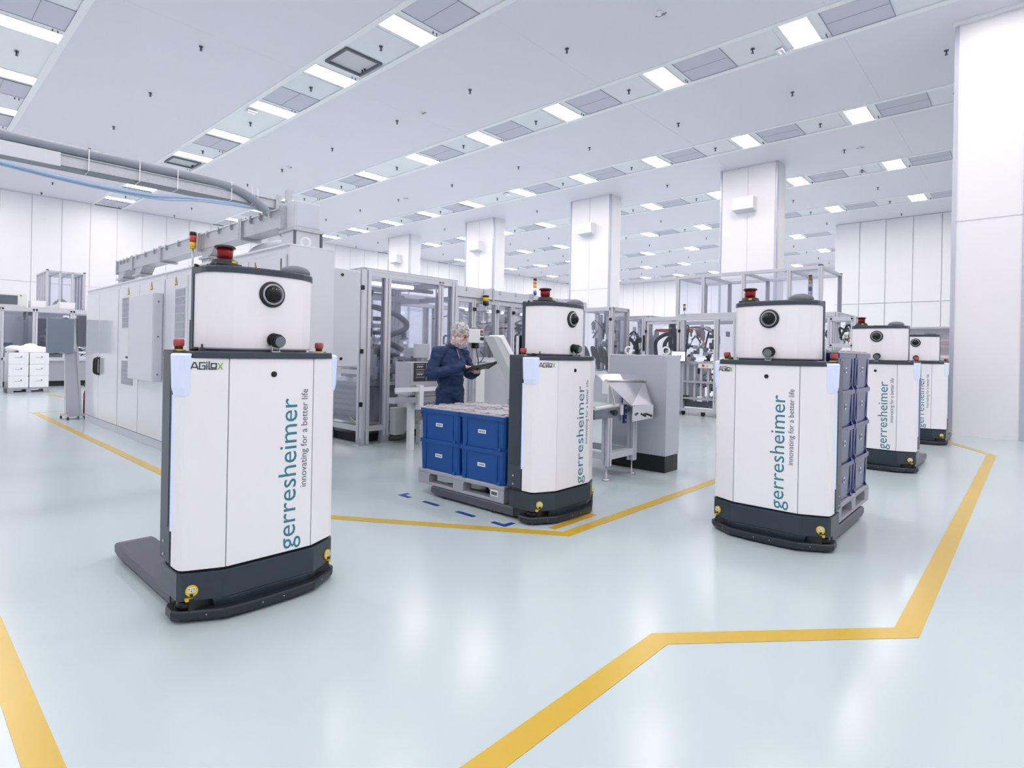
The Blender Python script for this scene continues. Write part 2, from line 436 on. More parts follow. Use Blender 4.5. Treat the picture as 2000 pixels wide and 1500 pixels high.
for k, x in enumerate(STRX):
    for j, y in enumerate(LY):
        vis = seen(x, y)
        hidden_far = False
        if x > 14 and y < 1.2: vis = False
        lab = 'ceiling light, %s from the far wall in the %s' % (ORD[n_of(j)], sname(k)) if vis else BEHIND
        place('l', light0, (x, y, H), lab, 'ceiling lights' if vis else 'ceiling lights out of view')
        far = y > 17
        vy = y + 1.01 if far else y - 1.01
        if seen(x, vy, H, 120):
            if (k == 1 + 1 and abs(y - 12.72) < .4) or (k == 2 and abs(y - 21.81) < .4):
                place('h', hatch0, (x, vy, H), 'dark ceiling hatch by the %s light from far wall, %s' % (ORD[n_of(j)], sname(k)), 'ceiling hatches')
            else:
                place('v', vent0, (x, vy, H), 'grey ceiling vent by the %s light from the far wall, %s' % (ORD[n_of(j)], sname(k)), 'ceiling vents')
            put('nozzle_pair', NOZ, ceil, 0, (x + .44, vy + (.62 if not far else .62), H))
        by = y + (.95 if not far else 2.15)
        if far and y > 30: continue
        if seen(x, by, H, 120):
            if not (14 < y < 17): put('blank_panel', PANB, ceil, 0, (x, by, H))
            o = put('sprinkler', SPM, None, 0, (x, by if y < 14 or far else y + 1.45, H + .01))
            tag(o, 'ceiling sprinkler beyond the %s light from the far wall, %s' % (ORD[n_of(j)], sname(k)), 'sprinkler', 'sprinklers in the light strips')
SPY = [1.49, 4.56, 7.6, 10.64, 13.68, 17.21, 20.72, 23.7, 26.8, 29.9, 32.3]
for k in range(len(STRX) - 1):
    x = (STRX[k] + STRX[k+1]) / 2 + .04
    for j, y in enumerate(SPY):
        if seen(x, y) and not (x > 14.2 and y < 1.4):
            o = put('sprinkler', SPM, None, 0, (x, y, H))
            tag(o, 'ceiling sprinkler, %s from the far wall, right of the %s' % (ORD[len(SPY) - j], sname(k)), 'sprinkler', 'sprinklers between the light strips')
for i, (x, y) in enumerate(((10.0, 5.44), (9.97, 12.67), (9.9, 20.23), (20.44, 4.12), (4.7, 26.0), (15.2, 20.3))):
    t = thing('smoke_detector', 'round ceiling smoke detector with dark code, %s' % ('nearest the viewer', 'above the standing worker side aisle', 'far along the same aisle', 'between the right columns', 'near the far left wall', 'above the middle column row')[i], 'detector', (x, y, H), 0, 'smoke detectors')
    MB().lathe([(.06, 0), (.06, -.02), (.045, -.035), (.045, -.06), (.03, -.075), (.001, -.075)]).build('head', WHITE, t)
    MB().box((.09,-.10,-.004),(.12,.14,0)).box((.14,-.06,-.004),(.155,.10,0)).build('code_plate', GREYD, t)
for i, (x, y) in enumerate(((12.97, 4.15), (6.9, 16.28), (17.47, 16.39), (23.3, 4.6))):
    t = thing('emergency_light', 'small clear emergency light fitted beside a ceiling light, %s' % ('nearest the viewer', 'over the cabinet row', 'over the middle machines', 'right of the first column')[i], 'light', (x, y, H), 0, 'emergency lights')
    MB().box((-.13,-.08,-.05),(.13,.08,0)).build('housing', mat('clear_plastic', (228, 230, 240), 0.2), t, .01)
    MB().cyl((-.10,0,-.055),(.10,0,-.055),.02).build('tube', WHITE, t)

# ------------------------------------------------------------------ floor markings
def stripe(name, pts, w, m, label, z=.002, cat='floor marking', group='floor markings'):
    pts = [Vector((p[0], p[1], 0)) for p in pts]; L = []; Rr = []
    for i, p in enumerate(pts):
        ds = []
        if i: ds.append((p - pts[i-1]).normalized())
        if i < len(pts) - 1: ds.append((pts[i+1] - p).normalized())
        n = Vector((0, 0, 0))
        for d in ds: n += Vector((-d.y, d.x, 0))
        n.normalize(); k = w / 2 / max(.3, n.dot(Vector((-ds[0].y, ds[0].x, 0))))
        L.append(p + n * k); Rr.append(p - n * k)
    b = MB()
    for i in range(len(pts) - 1):
        q = [L[i], Rr[i], Rr[i+1], L[i+1]]
        b.loft([[(v.x, v.y, 0.0005) for v in q], [(v.x, v.y, z) for v in q]])
    return tag(b.build(name, m), label, cat, group)
stripe('floor_line', [(-1.5, 1.41), (2.70, 1.40), (3.69, .485), (11.60, .48), (12.95, 1.20), (19, 1.9)], .115, YTAPE, 'yellow floor line turning across the foreground to the right')
stripe('floor_line', [(2.18, 15.3), (2.18, 5.17), (3.72, 2.76), (9.4, 2.70)], .105, YTAPE, 'yellow floor line from the cabinet row past the loaded middle robot')
stripe('floor_line', [(.395, -1.0), (.395, 4.6)], .105, YTAPE, 'broad yellow floor line in the lower left corner')
stripe('floor_line', [(2.1, 15.35), (6.5, 15.9)], .07, YTAPE, 'thin yellow floor line crossing near the operator panel', z=.0015)
stripe('floor_line', [(3.2, 21.0), (3.4, 19.0), (5.4, 18.9)], .10, YTAPE, 'yellow floor line by the pallet of foil wrapped boxes')
def mark(pts, label): stripe('floor_tape', pts, .05, BTAPE, label, z=.0015, group='blue tape marks of the pallet bay')
mark([(3.62, 4.67), (3.53, 4.67), (3.53, 4.53)], 'blue L shaped corner tape, farthest from the viewer')
mark([(3.535, 4.33), (3.535, 4.11)], 'blue tape dash, farther of the two dashes')
mark([(3.53, 3.85), (3.53, 3.62)], 'blue tape dash, nearer of the two dashes')
mark([(3.53, 3.40), (3.53, 3.26), (3.64, 3.26)], 'blue L shaped corner tape beside the robot bumper')
stripe('floor_line', [(3.75, 2.93), (4.33, 2.93), (4.33, 3.5)], .07, mat('ochre_tape', (206, 160, 30), .35), 'ochre tape corner on the floor under the middle robot', z=.0015)
tag(MB().box((3.9, 2.97, .0005), (4.28, 3.35, .0025)).build('floor_sticker', mat('lilac_sticker', (206, 204, 226), .4)), 'pale lilac floor sticker under the middle robot', 'sticker')

# ------------------------------------------------------------------ lettering
def text_mesh(body, w, h_x, name):
    """flat lettering: total width w, x-height h_x, origin at the left end of the baseline"""
    c = bpy.data.curves.new(name, 'FONT'); c.body = body; c.size = 1.0; c.resolution_u = 3; c.extrude = 0.0
    o = bpy.data.objects.new(name, c); COL.objects.link(o)
    dg = bpy.context.evaluated_depsgraph_get()
    me = bpy.data.meshes.new_from_object(o.evaluated_get(dg))
    bpy.data.objects.remove(o); bpy.data.curves.remove(c)
    x0 = min(v.co.x for v in me.vertices); x1 = max(v.co.x for v in me.vertices)
    xh = 0.546
    for v in me.vertices: v.co.x = (v.co.x - x0) * w / (x1 - x0); v.co.y *= h_x / xh
    me.name = name; me.materials.clear()
    return me
def lay(me, origin, ex, ey):
    """map text x,y onto two world directions, lifted by a hair and given a thin back"""
    o = Vector(origin); ex = Vector(ex); ey = Vector(ey)
    for v in me.vertices:
        p = o + ex * v.co.x + ey * v.co.y; v.co = p
    me.update(); return me
def strokes(lines, w, origin, ex, ey, sc, name, m, parent):
    b = MB(); o = Vector(origin); ex = Vector(ex); ey = Vector(ey); n = ex.cross(ey) * .0006
    for ln in lines:
        for (a, c) in zip(ln, ln[1:]):
            A = Vector((a[0], a[1])); C = Vector((c[0], c[1])); d = (C - A).normalized(); q = Vector((-d.y, d.x)) * w / 2
            A = A - d * w / 2; C = C + d * w / 2
            b.face([o + (ex * p.x + ey * p.y) * sc + n for p in (A - q, C - q, C + q, A + q)])
    return b.build(name, m, parent)

# ------------------------------------------------------------------ mobile forklift robot (front towards local -Y)
def mir(poly): return poly + [(-x, y) for x, y in reversed(poly)]
def make_robot():
    t = thing('forklift_robot', 'x', 'robot')
    # skirt and bumper
    sk = mir([(-.445, .36), (-.445, .12), (-.425, .085), (-.25, -.004)])
    sk = [(-.445,.36),(-.445,.115),(-.43,.09),(-.26,-.006),(.26,-.006),(.43,.09),(.445,.115),(.445,.36)]
    b = MB().prism(sk, .115, .262)
    low = [(-.30,.30),(-.30,.02),(-.22,-.004),(.22,-.004),(.30,.02),(.30,.30)]
    b.loft([[(x*.94, y + .01, .062) for x, y in low], [(x, y, .116) for x, y in low]])
    b.build('skirt', SLATE2, t, .006)
    MB().prism([(-.43,.34),(-.43,.12),(-.25,.02),(.25,.02),(.43,.12),(.43,.34)], .26, .285).build('shadow_gap', BLACK, t)
    MB().box((-.40,.06,.03),(.40,.36,.13)).build('chassis', BLACK, t)
    bo = [(-.452,.24),(-.468,.20),(-.468,.125),(-.44,.085),(-.26,-.03),(-.10,-.045),(.10,-.045),(.26,-.03),(.44,.085),(.468,.125),(.468,.20),(.452,.24)]
    bi = [(x * .94, y + .026) for x, y in bo]
    b = MB().loft([[(x*.975, y*.98+.004, .016) for x, y in bo], [(x, y, .030) for x, y in bo], [(x, y, .058) for x, y in bo], [(x*.985, y+.004, .068) for x, y in bo]])
    bp = b.build('bumper', mat('bumper_black', (34, 41, 50), .35), t)
    sc = MB()
    for (x, y) in ((-.33, .018), (-.2, -.03), (-.06, -.046), (.06, -.046), (.2, -.03), (.33, .018)): sc.ell((x, y - .002, .044), (.004, .004, .004), 6, 4)
    sc.build('screw', STEEL, bp)
    for s in (-1, 1):
        q = MB().cyl((s*.385,.135,.066),(s*.385,.135,.118),.062,.042,n=16).cyl((s*.385,.135,.112),(s*.385,.135,.122),.046,n=16)
        sn = q.build('safety_scanner', BLACKG, t)
        d = Vector((s * .17, -.085 * 2 + .0, 0)).normalized(); d = Vector((s*.46, -.88, 0)).normalized()
        c = Vector((s*.385, .066, .172))
        MB().cyl(c, c + d*.012, .030, n=18).box((c.x-.03, c.y-.004, .118),(c.x+.03, c.y+.03, .135)).build('yellow_eye', YELLOW, sn)
        M3 = Matrix((( -d.y, d.x, 0), (d.x, d.y, 0), (0, 0, 1))).transposed()
        MB().obox(c + d*.0135 + Vector((0,0,.006)), (.036, .004, .026), M3).build('indicator_plate', PAPER, sn)
        e = MB()
        for k, (ux, uz) in enumerate(((-.011,.012),(0,.012),(.011,.012),(-.011,.001),(0,.001),(.011,.001))):
            e.m(k % 2).obox(c + d*.0165 + Vector((-d.y*ux, d.x*ux, uz)), (.006, .002, .006), M3)
        e.build('indicator_dot', [GREYD, mat('indicator_green', (150, 210, 60), .4)], sn)
        MB().obox(c + d*.013 + Vector((0,0,-.022)), (.014, .01, .014), M3).build('lens_slot', BLACK, sn)
    # white panels
    z0, z1 = .275, 1.388
    MB().prism([(-.241,.03),(-.241,0),(.241,0),(.241,.03)], z0, z1).build('front_panel', WHITE, t, .004)
    MB().box((-.25,.006,z0),(.25,.05,z1)).build('seam_backing', GREYD, t)
    for s in (-1, 1):
        pl = [(.245,.035),(.245,.001),(.405,.077),(.428,.092),(.440,.112),(.444,.14),(.444,.215),(.42,.215)]
        MB().prism([(s*x, y) for x, y in (pl if s > 0 else pl[::-1])], z0, z1).build('side_panel', WHITE, t, .003)
        MB().box((s*.442,.214,.46),(s*.449,.222,1.19)).build('light_strip', LEDB, t)
        MB().box((s*.449,.222,.29) if s > 0 else (s*.449,.222,.29), (s*.405,.375,1.43)).build('side_frame', SLATE, t, .003)
        MB().box((s*.451,.245,.48),(s*.449,.36,1.40)).build('frame_inlay', SLATE2, t)
        bt = MB()
        for zz in (.32, .39): bt.cyl((s*.449,.31,zz),(s*.453,.31,zz),.008,n=8)
        bt.build('bolt', STEEL, t)
        # corner status lens
        top = [(.404,.072),(.434,.082),(.455,.10),(.464,.135),(.464,.215),(.42,.215)]
        bot = [(.414,.080),(.432,.090),(.447,.11),(.451,.135),(.451,.20),(.43,.20)]
        o = lambda pl, z, e=0: [(s*(x+e), y, z) for x, y in (pl if s > 0 else pl[::-1])]
        mid = [(a[0]*.7+b_[0]*.3, a[1]*.7+b_[1]*.3) for a, b_ in zip(top, bot)]
        MB().loft([o(bot,1.185), o(mid,1.23), o(top,1.40), o([(x-.006,y+.004) for x, y in top],1.412)], smooth=False).build('status_lens', LENS, t, .008)
    # shelf
    sh = [(-.45,.378),(-.45,.222),(-.405,.21),(-.400,.068),(-.25,-.012),(.25,-.012),(.400,.068),(.405,.21),(.45,.222),(.45,.378)]
    MB().prism(sh, 1.388, 1.424).build('shelf_plate', SLATE, t, .005)
    # masts behind
    for s in (-1, 1):
        ms = MB().box((s*.31,.383,.05),(s*.20,.435,1.60)).build('mast', BLACK, t)
        MB().box((s*.314,.392,.2),(s*.31,.425,1.598)).box((s*.285,.379,1.44),(s*.25,.383,1.598)).build('rail', ALU, ms)
    MB().box((-.345,.28,.05),(.345,.36,1.42)).build('rear_panel', RUBBER, t)
    # head
    hp = [(-.315,.34),(-.315,.20),(-.306,.165),(-.275,.120),(-.20,.070),(-.13,.050),(-.06,.042),(.06,.042),(.13,.050),(.20,.070),(.275,.120),(.306,.165),(.315,.20),(.315,.34)]
    MB().loft([[(x*.985, y*.985+.005, 1.437) for x, y in hp], [(x, y, 1.445) for x, y in hp], [(x, y, 1.860) for x, y in hp]], smooth=False).build('head_shell', WHITE, t)
    MB().prism([(x*.93, y*.93+.02) for x, y in hp], 1.424, 1.44).build('head_foot', GREYD, t)
    lid = [(x*1.02, (y-.2)*1.03+.2) for x, y in hp]
    MB().loft([[(x, y, 1.857) for x, y in lid], [(x, y, 1.887) for x, y in lid], [(x*.985, (y-.2)*.97+.2, 1.895) for x, y in lid]]).build('head_lid', SLATE, t)
    MB().box((-.322,.318,1.43),(.322,.352,1.90)).build('head_back', SLATE, t, .004)
    MB().prism([(x*.86, (y-.2)*.82+.2) for x, y in hp], 1.893, 1.898).build('lid_inlay', mat('lid_inlay', (196, 200, 210), .3), t)
    # dome camera
    c = (0, .043, 1.752); ax = (0, -1, 0)
    dc = MB().lathe([(.074,-.004),(.074,.008),(.066,.016),(.060,.017)], c, ax, 28).build('dome_camera', BLACK, t)
    MB().lathe([(.060,.008),(.060,.022),(.052,.027),(.050,.018)], c, ax, 28).build('chrome_ring', mat('ring_silver', (170,172,182), .3, metal=.7), dc)
    MB().lathe([(.050,.014)] + [(.049*math.cos(a), .016 + .044*math.sin(a)) for a in [0,.25,.5,.75,1.0,1.25,1.5]], c, ax, 28).build('dome', BLACKG, dc)
    lb = MB()
    for k in range(7): lb.ell((-.028 + .0093*k, c[1] - .052 + abs(k-3)*.003, 1.772 + (k % 2)*.007), (.003, .003, .003), 6, 4)
    lb.build('led_ring', mat('led_white', (240, 240, 250), .3), dc)
    # spotlight
    sp = thing_part = MB().cyl((.01,.05,1.496),(.016,-.035,1.484),.032,.034,n=16)
    for k in range(4): sp.cyl((.011,.04-.018*k,1.494-.002*k),(.0115,.034-.018*k,1.4935-.002*k),.039,n=16)
    so = sp.build('spotlight', BLACK, t)
    MB().cyl((.016,-.034,1.484),(.0165,-.040,1.483),.030,n=16).build('spot_lens', mat('spot_glass', (112,120,126), .15), so)
    MB().box((-.014,-.008,1.424),(.032,.022,1.430)).box((-.014,0,1.43),(-.010,.018,1.47)).box((.028,0,1.43),(.032,.018,1.47)).build('bracket', STEEL, so)
    # sensor eye
    MB().cyl((0,.004,1.300),(0,-.004,1.300),.0165,n=18).cyl((0,-.004,1.30),(0,-.008,1.30),.010,n=14).build('sensor_eye', BLACK, t)
    # laser scanner
    lx, ly = -.205, .19
    ls = MB().lathe([(.078,1.895),(.078,1.907),(.068,1.920),(.066,1.933),(.046,1.941)], (lx,ly,0)).box((lx-.068,ly-.068,1.897),(lx+.068,ly+.05,1.911)).build('laser_scanner', BLACK, t, .004)
    MB().lathe([(.040,1.939),(.044,2.000)], (lx,ly,0), n=20).build('red_window', REDGL, ls)
    MB().lathe([(.018,1.937),(.018,2.003)], (lx,ly,0), n=10).build('core', REDD, ls)
    MB().lathe([(.054,2.000),(.056,2.007),(.048,2.015),(.001,2.017)], (lx,ly,0)).build('cap', BLACK, ls)
    MB().box((lx+.012,ly-.070,1.915),(lx+.036,ly-.062,1.928)).build('label', YELLOW, ls)
    MB().ell((.195,.16,1.908),(.092,.075,.042),20,10).build('antenna', ANTM, t)
    MB().ell((-.03,.12,1.897),(.022,.018,.008),12,6).cyl((.06,.22,1.895),(.06,.22,1.901),.02).build('lid_knob', GREYD, t)
    MB().cyl((-.27,.26,1.902),(-.19,.30,1.912),.010,n=8).cyl((-.30,.30,1.90),(-.33,.27,1.90),.008,n=8).build('cable_plug', BLACK, t)
    # emergency stops and keys
    for s in (-1, 1):
        e = MB().lathe([(.034,1.424),(.034,1.430),(.026,1.432),(.001,1.432)], (s*.412,.25,0), n=18).build('emergency_stop', YELLOW, t)
        MB().lathe([(.021,1.432),(.021,1.448),(.0,1.448)], (s*.412,.25,0), n=16).build('collar', BLACK, e)
        MB().lathe([(.022,1.448),(.027,1.455),(.027,1.480),(.023,1.487),(.0,1.487)], (s*.412,.25,0), n=18).build('push_button', RED, e)
    MB().lathe([(.022,1.424),(.022,1.428),(.015,1.429),(.014,1.443),(.006,1.444),(.005,1.462),(.0,1.463)], (-.337,.13,0), n=14).lathe([(.018,1.424),(.016,1.445),(.0,1.446)], (-.352,.19,0), n=12).build('key_switch', BLACK, t)
    MB().lathe([(.026,1.424),(.026,1.427),(.0,1.427)], (.35,.13,0), n=18).lathe([(.024,1.424),(.024,1.427),(.0,1.427)], (.355,.19,0), n=18).build('access_disc', mat('disc_silver', (196,200,212), .3, metal=.4), t)
    # forks
    for s in (-1, 1):
        xo, xi = s*.405, s*.185
        f = lambda y, zb, zt, k=0: [(xo - s*k, y, zb), (xi, y, zb), (xi, y, zt), (xo - s*k*.0, y, zt - .0), (xo, y, zt - .012 - k)] if False else [(xo, y, zb), (xi, y, zb), (xi, y, zt), (xo - s*.012, y, zt), (xo, y, zt - .012)]
        rings = [f(.34, .025, .102), f(1.38, .025, .102), f(1.45, .04, .095)]
        if s < 0: rings = [r[::-1] for r in rings]
        MB().loft(rings).build('fork', FORKM, t)
        MB().cyl((s*.39,.6,.03),(s*.22,.6,.03),.03,n=12).cyl((s*.39,1.28,.03),(s*.22,1.28,.03),.03,n=12).build('fork_wheel', BLACK, t)
    # lettering
    me = text_mesh('gerresheimer', .875, .084, 'lettering'); me.materials.append(TEAL)
    put('lettering', lay(me, (.142, -.0012, .285), (0,0,1), (-1,0,0)), t)
    me = text_mesh('innovating for a better life', .575, .031, 'slogan'); me.materials.append(INK)
    put('slogan', lay(me, (.206, -.0012, .635), (0,0,1), (-1,0,0)), t)
    ex = Vector((.16, -.076, 0)).normalized(); org = Vector((-.405, .077, 1.328)) + ex * (-.012) + Vector((-ex.y, ex.x, 0)) * -.001
    org = Vector((-.408, .0775, 1.330)) + Vector((ex.y, -ex.x, 0)) * .001
    A = [[(0,0),(.42,1),(.62,1),(1.0,0)], [(.3,.28),(.84,.28)], [(1.95,1),(1.2,1),(1.2,0),(1.95,0),(1.95,.52),(1.6,.52)], [(2.2,0),(2.2,.72)], [(2.2,.98),(2.2,1.08)], [(2.5,1.15),(2.5,0),(3.5,0)], [(2.8,.22),(3.5,.22),(3.5,.88),(2.8,.88),(2.8,.22)]]
    sc_ = .034
    strokes(A, .16, org, ex, (0,0,1), sc_, 'logo', INKD, t)
    strokes([[(3.78,0),(4.35,.9)], [(3.78,.9),(4.35,0)]], .15, org, ex, (0,0,1), sc_, 'logo_cross', GREENX, t)
    return t
robot = make_robot()
robot.location = (1.50, 3.18, 0)
robot['label'] = 'large white forklift robot nearest the viewer at left, forks empty'; robot['group'] = 'white forklift robots'
dup(robot, (4.13, 3.0, 0), 0, 'white forklift robot carrying two layers of blue crates beside the worker')
dup(robot, (4.66, 1.55, 0), -math.pi/2, 'white forklift robot at right carrying four layers of navy crates')
dup(robot, (8.80, 1.55, 0), -math.pi/2, 'white forklift robot waiting right behind the robot with navy crates')
dup(robot, (12.14, 1.55, 0), -math.pi/2, 'white forklift robot farthest away beside the tall white block')

# ------------------------------------------------------------------ plastic pallet, crates, lids (long side along local Y)
def make_pallet():
    t = thing('pallet', 'x', 'pallet')
    MB().box((-.4,-.6,.112),(.4,.6,.15)).build('deck', PALGREY, t, .008)
    for x in (-.345, 0, .345):
        MB().box((x-.055,-.6,0),(x+.055,.6,.026)).build('runner', PALGREY, t, .005)
        for (y0, y1) in ((-.6,-.43),(-.07,.07),(.43,.6)):
            c = .022
            q = [(y0 - (c if y0 > -.6 else 0), .1125),(y0,.1125 - c if y0 > -.6 else .1125),(y0,.025),(y1,.025),(y1,.1125 - c if y1 < .6 else .1125),(y1 + (c if y1 < .6 else 0),.1125)]
            q = [q[0]] + [p for p in q[1:]]
            MB().loft([[(x-.055, y, z) for y, z in q], [(x+.055, y, z) for y, z in q]]).build('foot_block', PALGREY, t)
    lp = MB().box((-.403,-.53,.05),(-.4,-.44,.105)).build('label', PAPER, t)
    b = MB()
    for k in range(7): b.box((-.4045,-.522+.011*k,.06),(-.403,-.516+.011*k+(k%2)*.003,.092))
    b.build('barcode', INKD, lp)
    return t
CRATE_H = .305
def make_crate(m, name='crate'):
    t = thing(name, 'x', 'crate')
    # 0.6 along Y, 0.4 along X
    f = lambda hx, hy, z, r=.018: [(-hx+r,-hy,z),(hx-r,-hy,z),(hx,-hy+r,z),(hx,hy-r,z),(hx-r,hy,z),(-hx+r,hy,z),(-hx,hy-r,z),(-hx,-hy+r,z)]
    MB().loft([f(.180,.279,.002), f(.188,.287,.278), f(.188,.287,.300)]).build('body', m, t)
    MB().loft([f(.197,.296,.268), f(.199,.298,.272), f(.199,.298,.303), f(.197,.296,.305)]).build('rim', m, t)
    g = MB()
    for sx in (-1, 1):
        for sy in (-.225, .225):
            g.loft([[(sx*.181, sy-.022, .002),(sx*.199, sy-.022, .002),(sx*.199, sy+.022, .002),(sx*.181, sy+.022, .002)], [(sx*.1815, sy-.004, .034),(sx*.183, sy-.004, .034),(sx*.183, sy+.004, .034),(sx*.1815, sy+.004, .034)]])
    for sy in (-1, 1):
        for sx in (-.135, .135):
            g.loft([[(sx-.022, sy*.280, .002),(sx+.022, sy*.280, .002),(sx+.022, sy*.298, .002),(sx-.022, sy*.298, .002)], [(sx-.004, sy*.280, .034),(sx+.004, sy*.280, .034),(sx+.004, sy*.282, .034),(sx-.004, sy*.282, .034)]])
    g.build('gusset', m, t)
    for sx in (-1, 1):
        for y in (-.2, .2): MB().box((sx*.184, y-.003, .03),(sx*.1905, y+.003, .262)).build('rib', m, t)
    return t
def add_label(t, square):
    for s in (-1, 1):
        if square: l = MB().box((s*.1862,-.024,.145),(s*.1895,.024,.19)).build('label', PAPER, t)
        else: l = MB().box((s*.1862,-.05,.138),(s*.1895,.05,.172)).build('label', PAPER, t)
        b = MB()
        n, a, z0, z1 = (4, -.016, .155, .18) if square else (9, -.036, .147, .163)
        for k in range(n): b.box((s*.1905, a+.0085*k, z0),(s*.189, a+.0085*k+(.003 if k%3 else .006), z1))
        b.build('barcode', INKD, l)
LIDM = MB().box((-.198,-.297,0),(.198,.297,.014)).mesh('lid'); LIDM.materials.append(LIDGREY)
_b = MB().box((-.13,-.2,.014),(.13,.2,.018))
LATCH = MB().box((-.025,-.035,.014),(.025,.035,.024)).mesh('latch'); LATCH.materials.append(LIDGREY)
LIDP = _b.mesh('lid_field'); LIDP.materials.append(LIDGREY)
def add_lid(c):
    l = put('lid', LIDM, c, .004, (0, 0, CRATE_H + .001)); put('lid_field', LIDP, l)
    for sx in (-1, 1):
        for y in (-.2, 0, .2): put('latch', LATCH, l, 0, (sx*.155, y, 0))
    for sy in (-1, 1):
        for x in (-.09, .09): put('latch', LATCH, l, 0, (x, sy*.27, 0), math.pi/2)
pal = make_pallet(); pal.location = (4.13, 4.06, .104); pal['label'] = 'grey plastic pallet on the forks under the bright blue crates'; pal['group'] = 'robot pallets'
pal3 = dup(pal, (5.72, 1.55, .120), -math.pi/2, 'grey plastic pallet on the forks under the navy crates')
cr = make_crate(BLUEB); add_label(cr, False)
nv = make_crate(BLUEB2); add_label(nv, True)
def stack(proto, spots, grp, rz):
    for n, (loc, lab, top) in enumerate(spots):
        if n == 0: c = proto; c.location = loc; c.rotation_euler = (0, 0, rz); c['label'] = lab; c['group'] = grp
        else: c = dup(proto, loc, rz, lab, grp)
        if top: add_lid(c)
ROWN = ['bottom', 'top lidded']; RN = ['bottom', 'second', 'third', 'top lidded']
stack(cr, [((x, y, .255 + k * CRATE_H), 'bright blue crate, %s layer, %s the robot mast, %s row' % (ROWN[k], ('next to', 'away from')[iy], ('front', 'rear')[ix]), k == 1)
           for k in range(2) for iy, y in enumerate((3.76, 4.36)) for ix, x in enumerate((3.93, 4.33))], 'bright blue crates', 0)
stack(nv, [((x, y, .271 + k * CRATE_H), 'navy crate, %s layer, %s the robot, %s' % (RN[k], ('next to', 'away from')[ix], ('open side', 'hidden side')[iy]), k == 3)
           for k in range(4) for ix, x in enumerate((5.42, 6.02)) for iy, y in enumerate((1.35, 1.75))], 'navy crates', math.pi/2)

# ------------------------------------------------------------------ the worker (faces local -Y)
from mathutils import noise as mnoise
SKIN = mat('skin', (214, 170, 152), .55)
NAVY = mat('coverall_navy', (26, 52, 92), .75, noise=.12, nscale=5)
NET = glass_mat('hair_net', (244, 244, 248), .10, .5, (253, 253, 255))
def net_weave():
    nt = NET.node_tree; tc = nt.nodes.new('ShaderNodeTexCoord'); nz = nt.nodes.new('ShaderNodeTexNoise')
    nz.inputs['Scale'].default_value = 34; nz.inputs['Detail'].default_value = 3; nz.inputs['Distortion'].default_value = 1.2
    mr = nt.nodes.new('ShaderNodeMapRange'); mr.inputs['From Min'].default_value = .36; mr.inputs['From Max'].default_value = .64
    mr.inputs['To Min'].default_value = .16; mr.inputs['To Max'].default_value = .72
    nt.links.new(tc.outputs['Object'], nz.inputs['Vector']); nt.links.new(nz.outputs['Fac'], mr.inputs['Value'])
    mx = [n for n in nt.nodes if n.type == 'MIX_SHADER' and not n.inputs[0].is_linked][0]
    nt.links.new(mr.outputs[0], mx.inputs[0])
net_weave()
HAIR = mat('hair_grey', (104, 98, 98), .8, noise=.4, nscale=60)
def soft(mb, name, m, parent, voxel, fold=0.0, seed=0.0, smooth=4):
    me = mb.mesh(name); o = bpy.data.objects.new(name, me); COL.objects.link(o)
    r = o.modifiers.new('r', 'REMESH'); r.mode = 'VOXEL'; r.voxel_size = voxel
    s = o.modifiers.new('s', 'SMOOTH'); s.iterations = smooth; s.factor = .5
    dg = bpy.context.evaluated_depsgraph_get(); me2 = bpy.data.meshes.new_from_object(o.evaluated_get(dg))
    bpy.data.objects.remove(o); me2.name = name; me2.materials.clear(); me2.materials.append(m)
    if fold:
        nrm = [v.normal.copy() for v in me2.vertices]
        for v, nv_ in zip(me2.vertices, nrm):
            c = v.co.copy(); a = mnoise.noise(Vector((c.x*7 + seed, c.y*7, c.z*16))) + .6*mnoise.noise(Vector((c.x*18, c.y*18 + seed, c.z*26)))
            v.co = c + nv_ * a * fold
    me2.polygons.foreach_set('use_smooth', [True] * len(me2.polygons)); me2.update()
    return put(name, me2, parent)
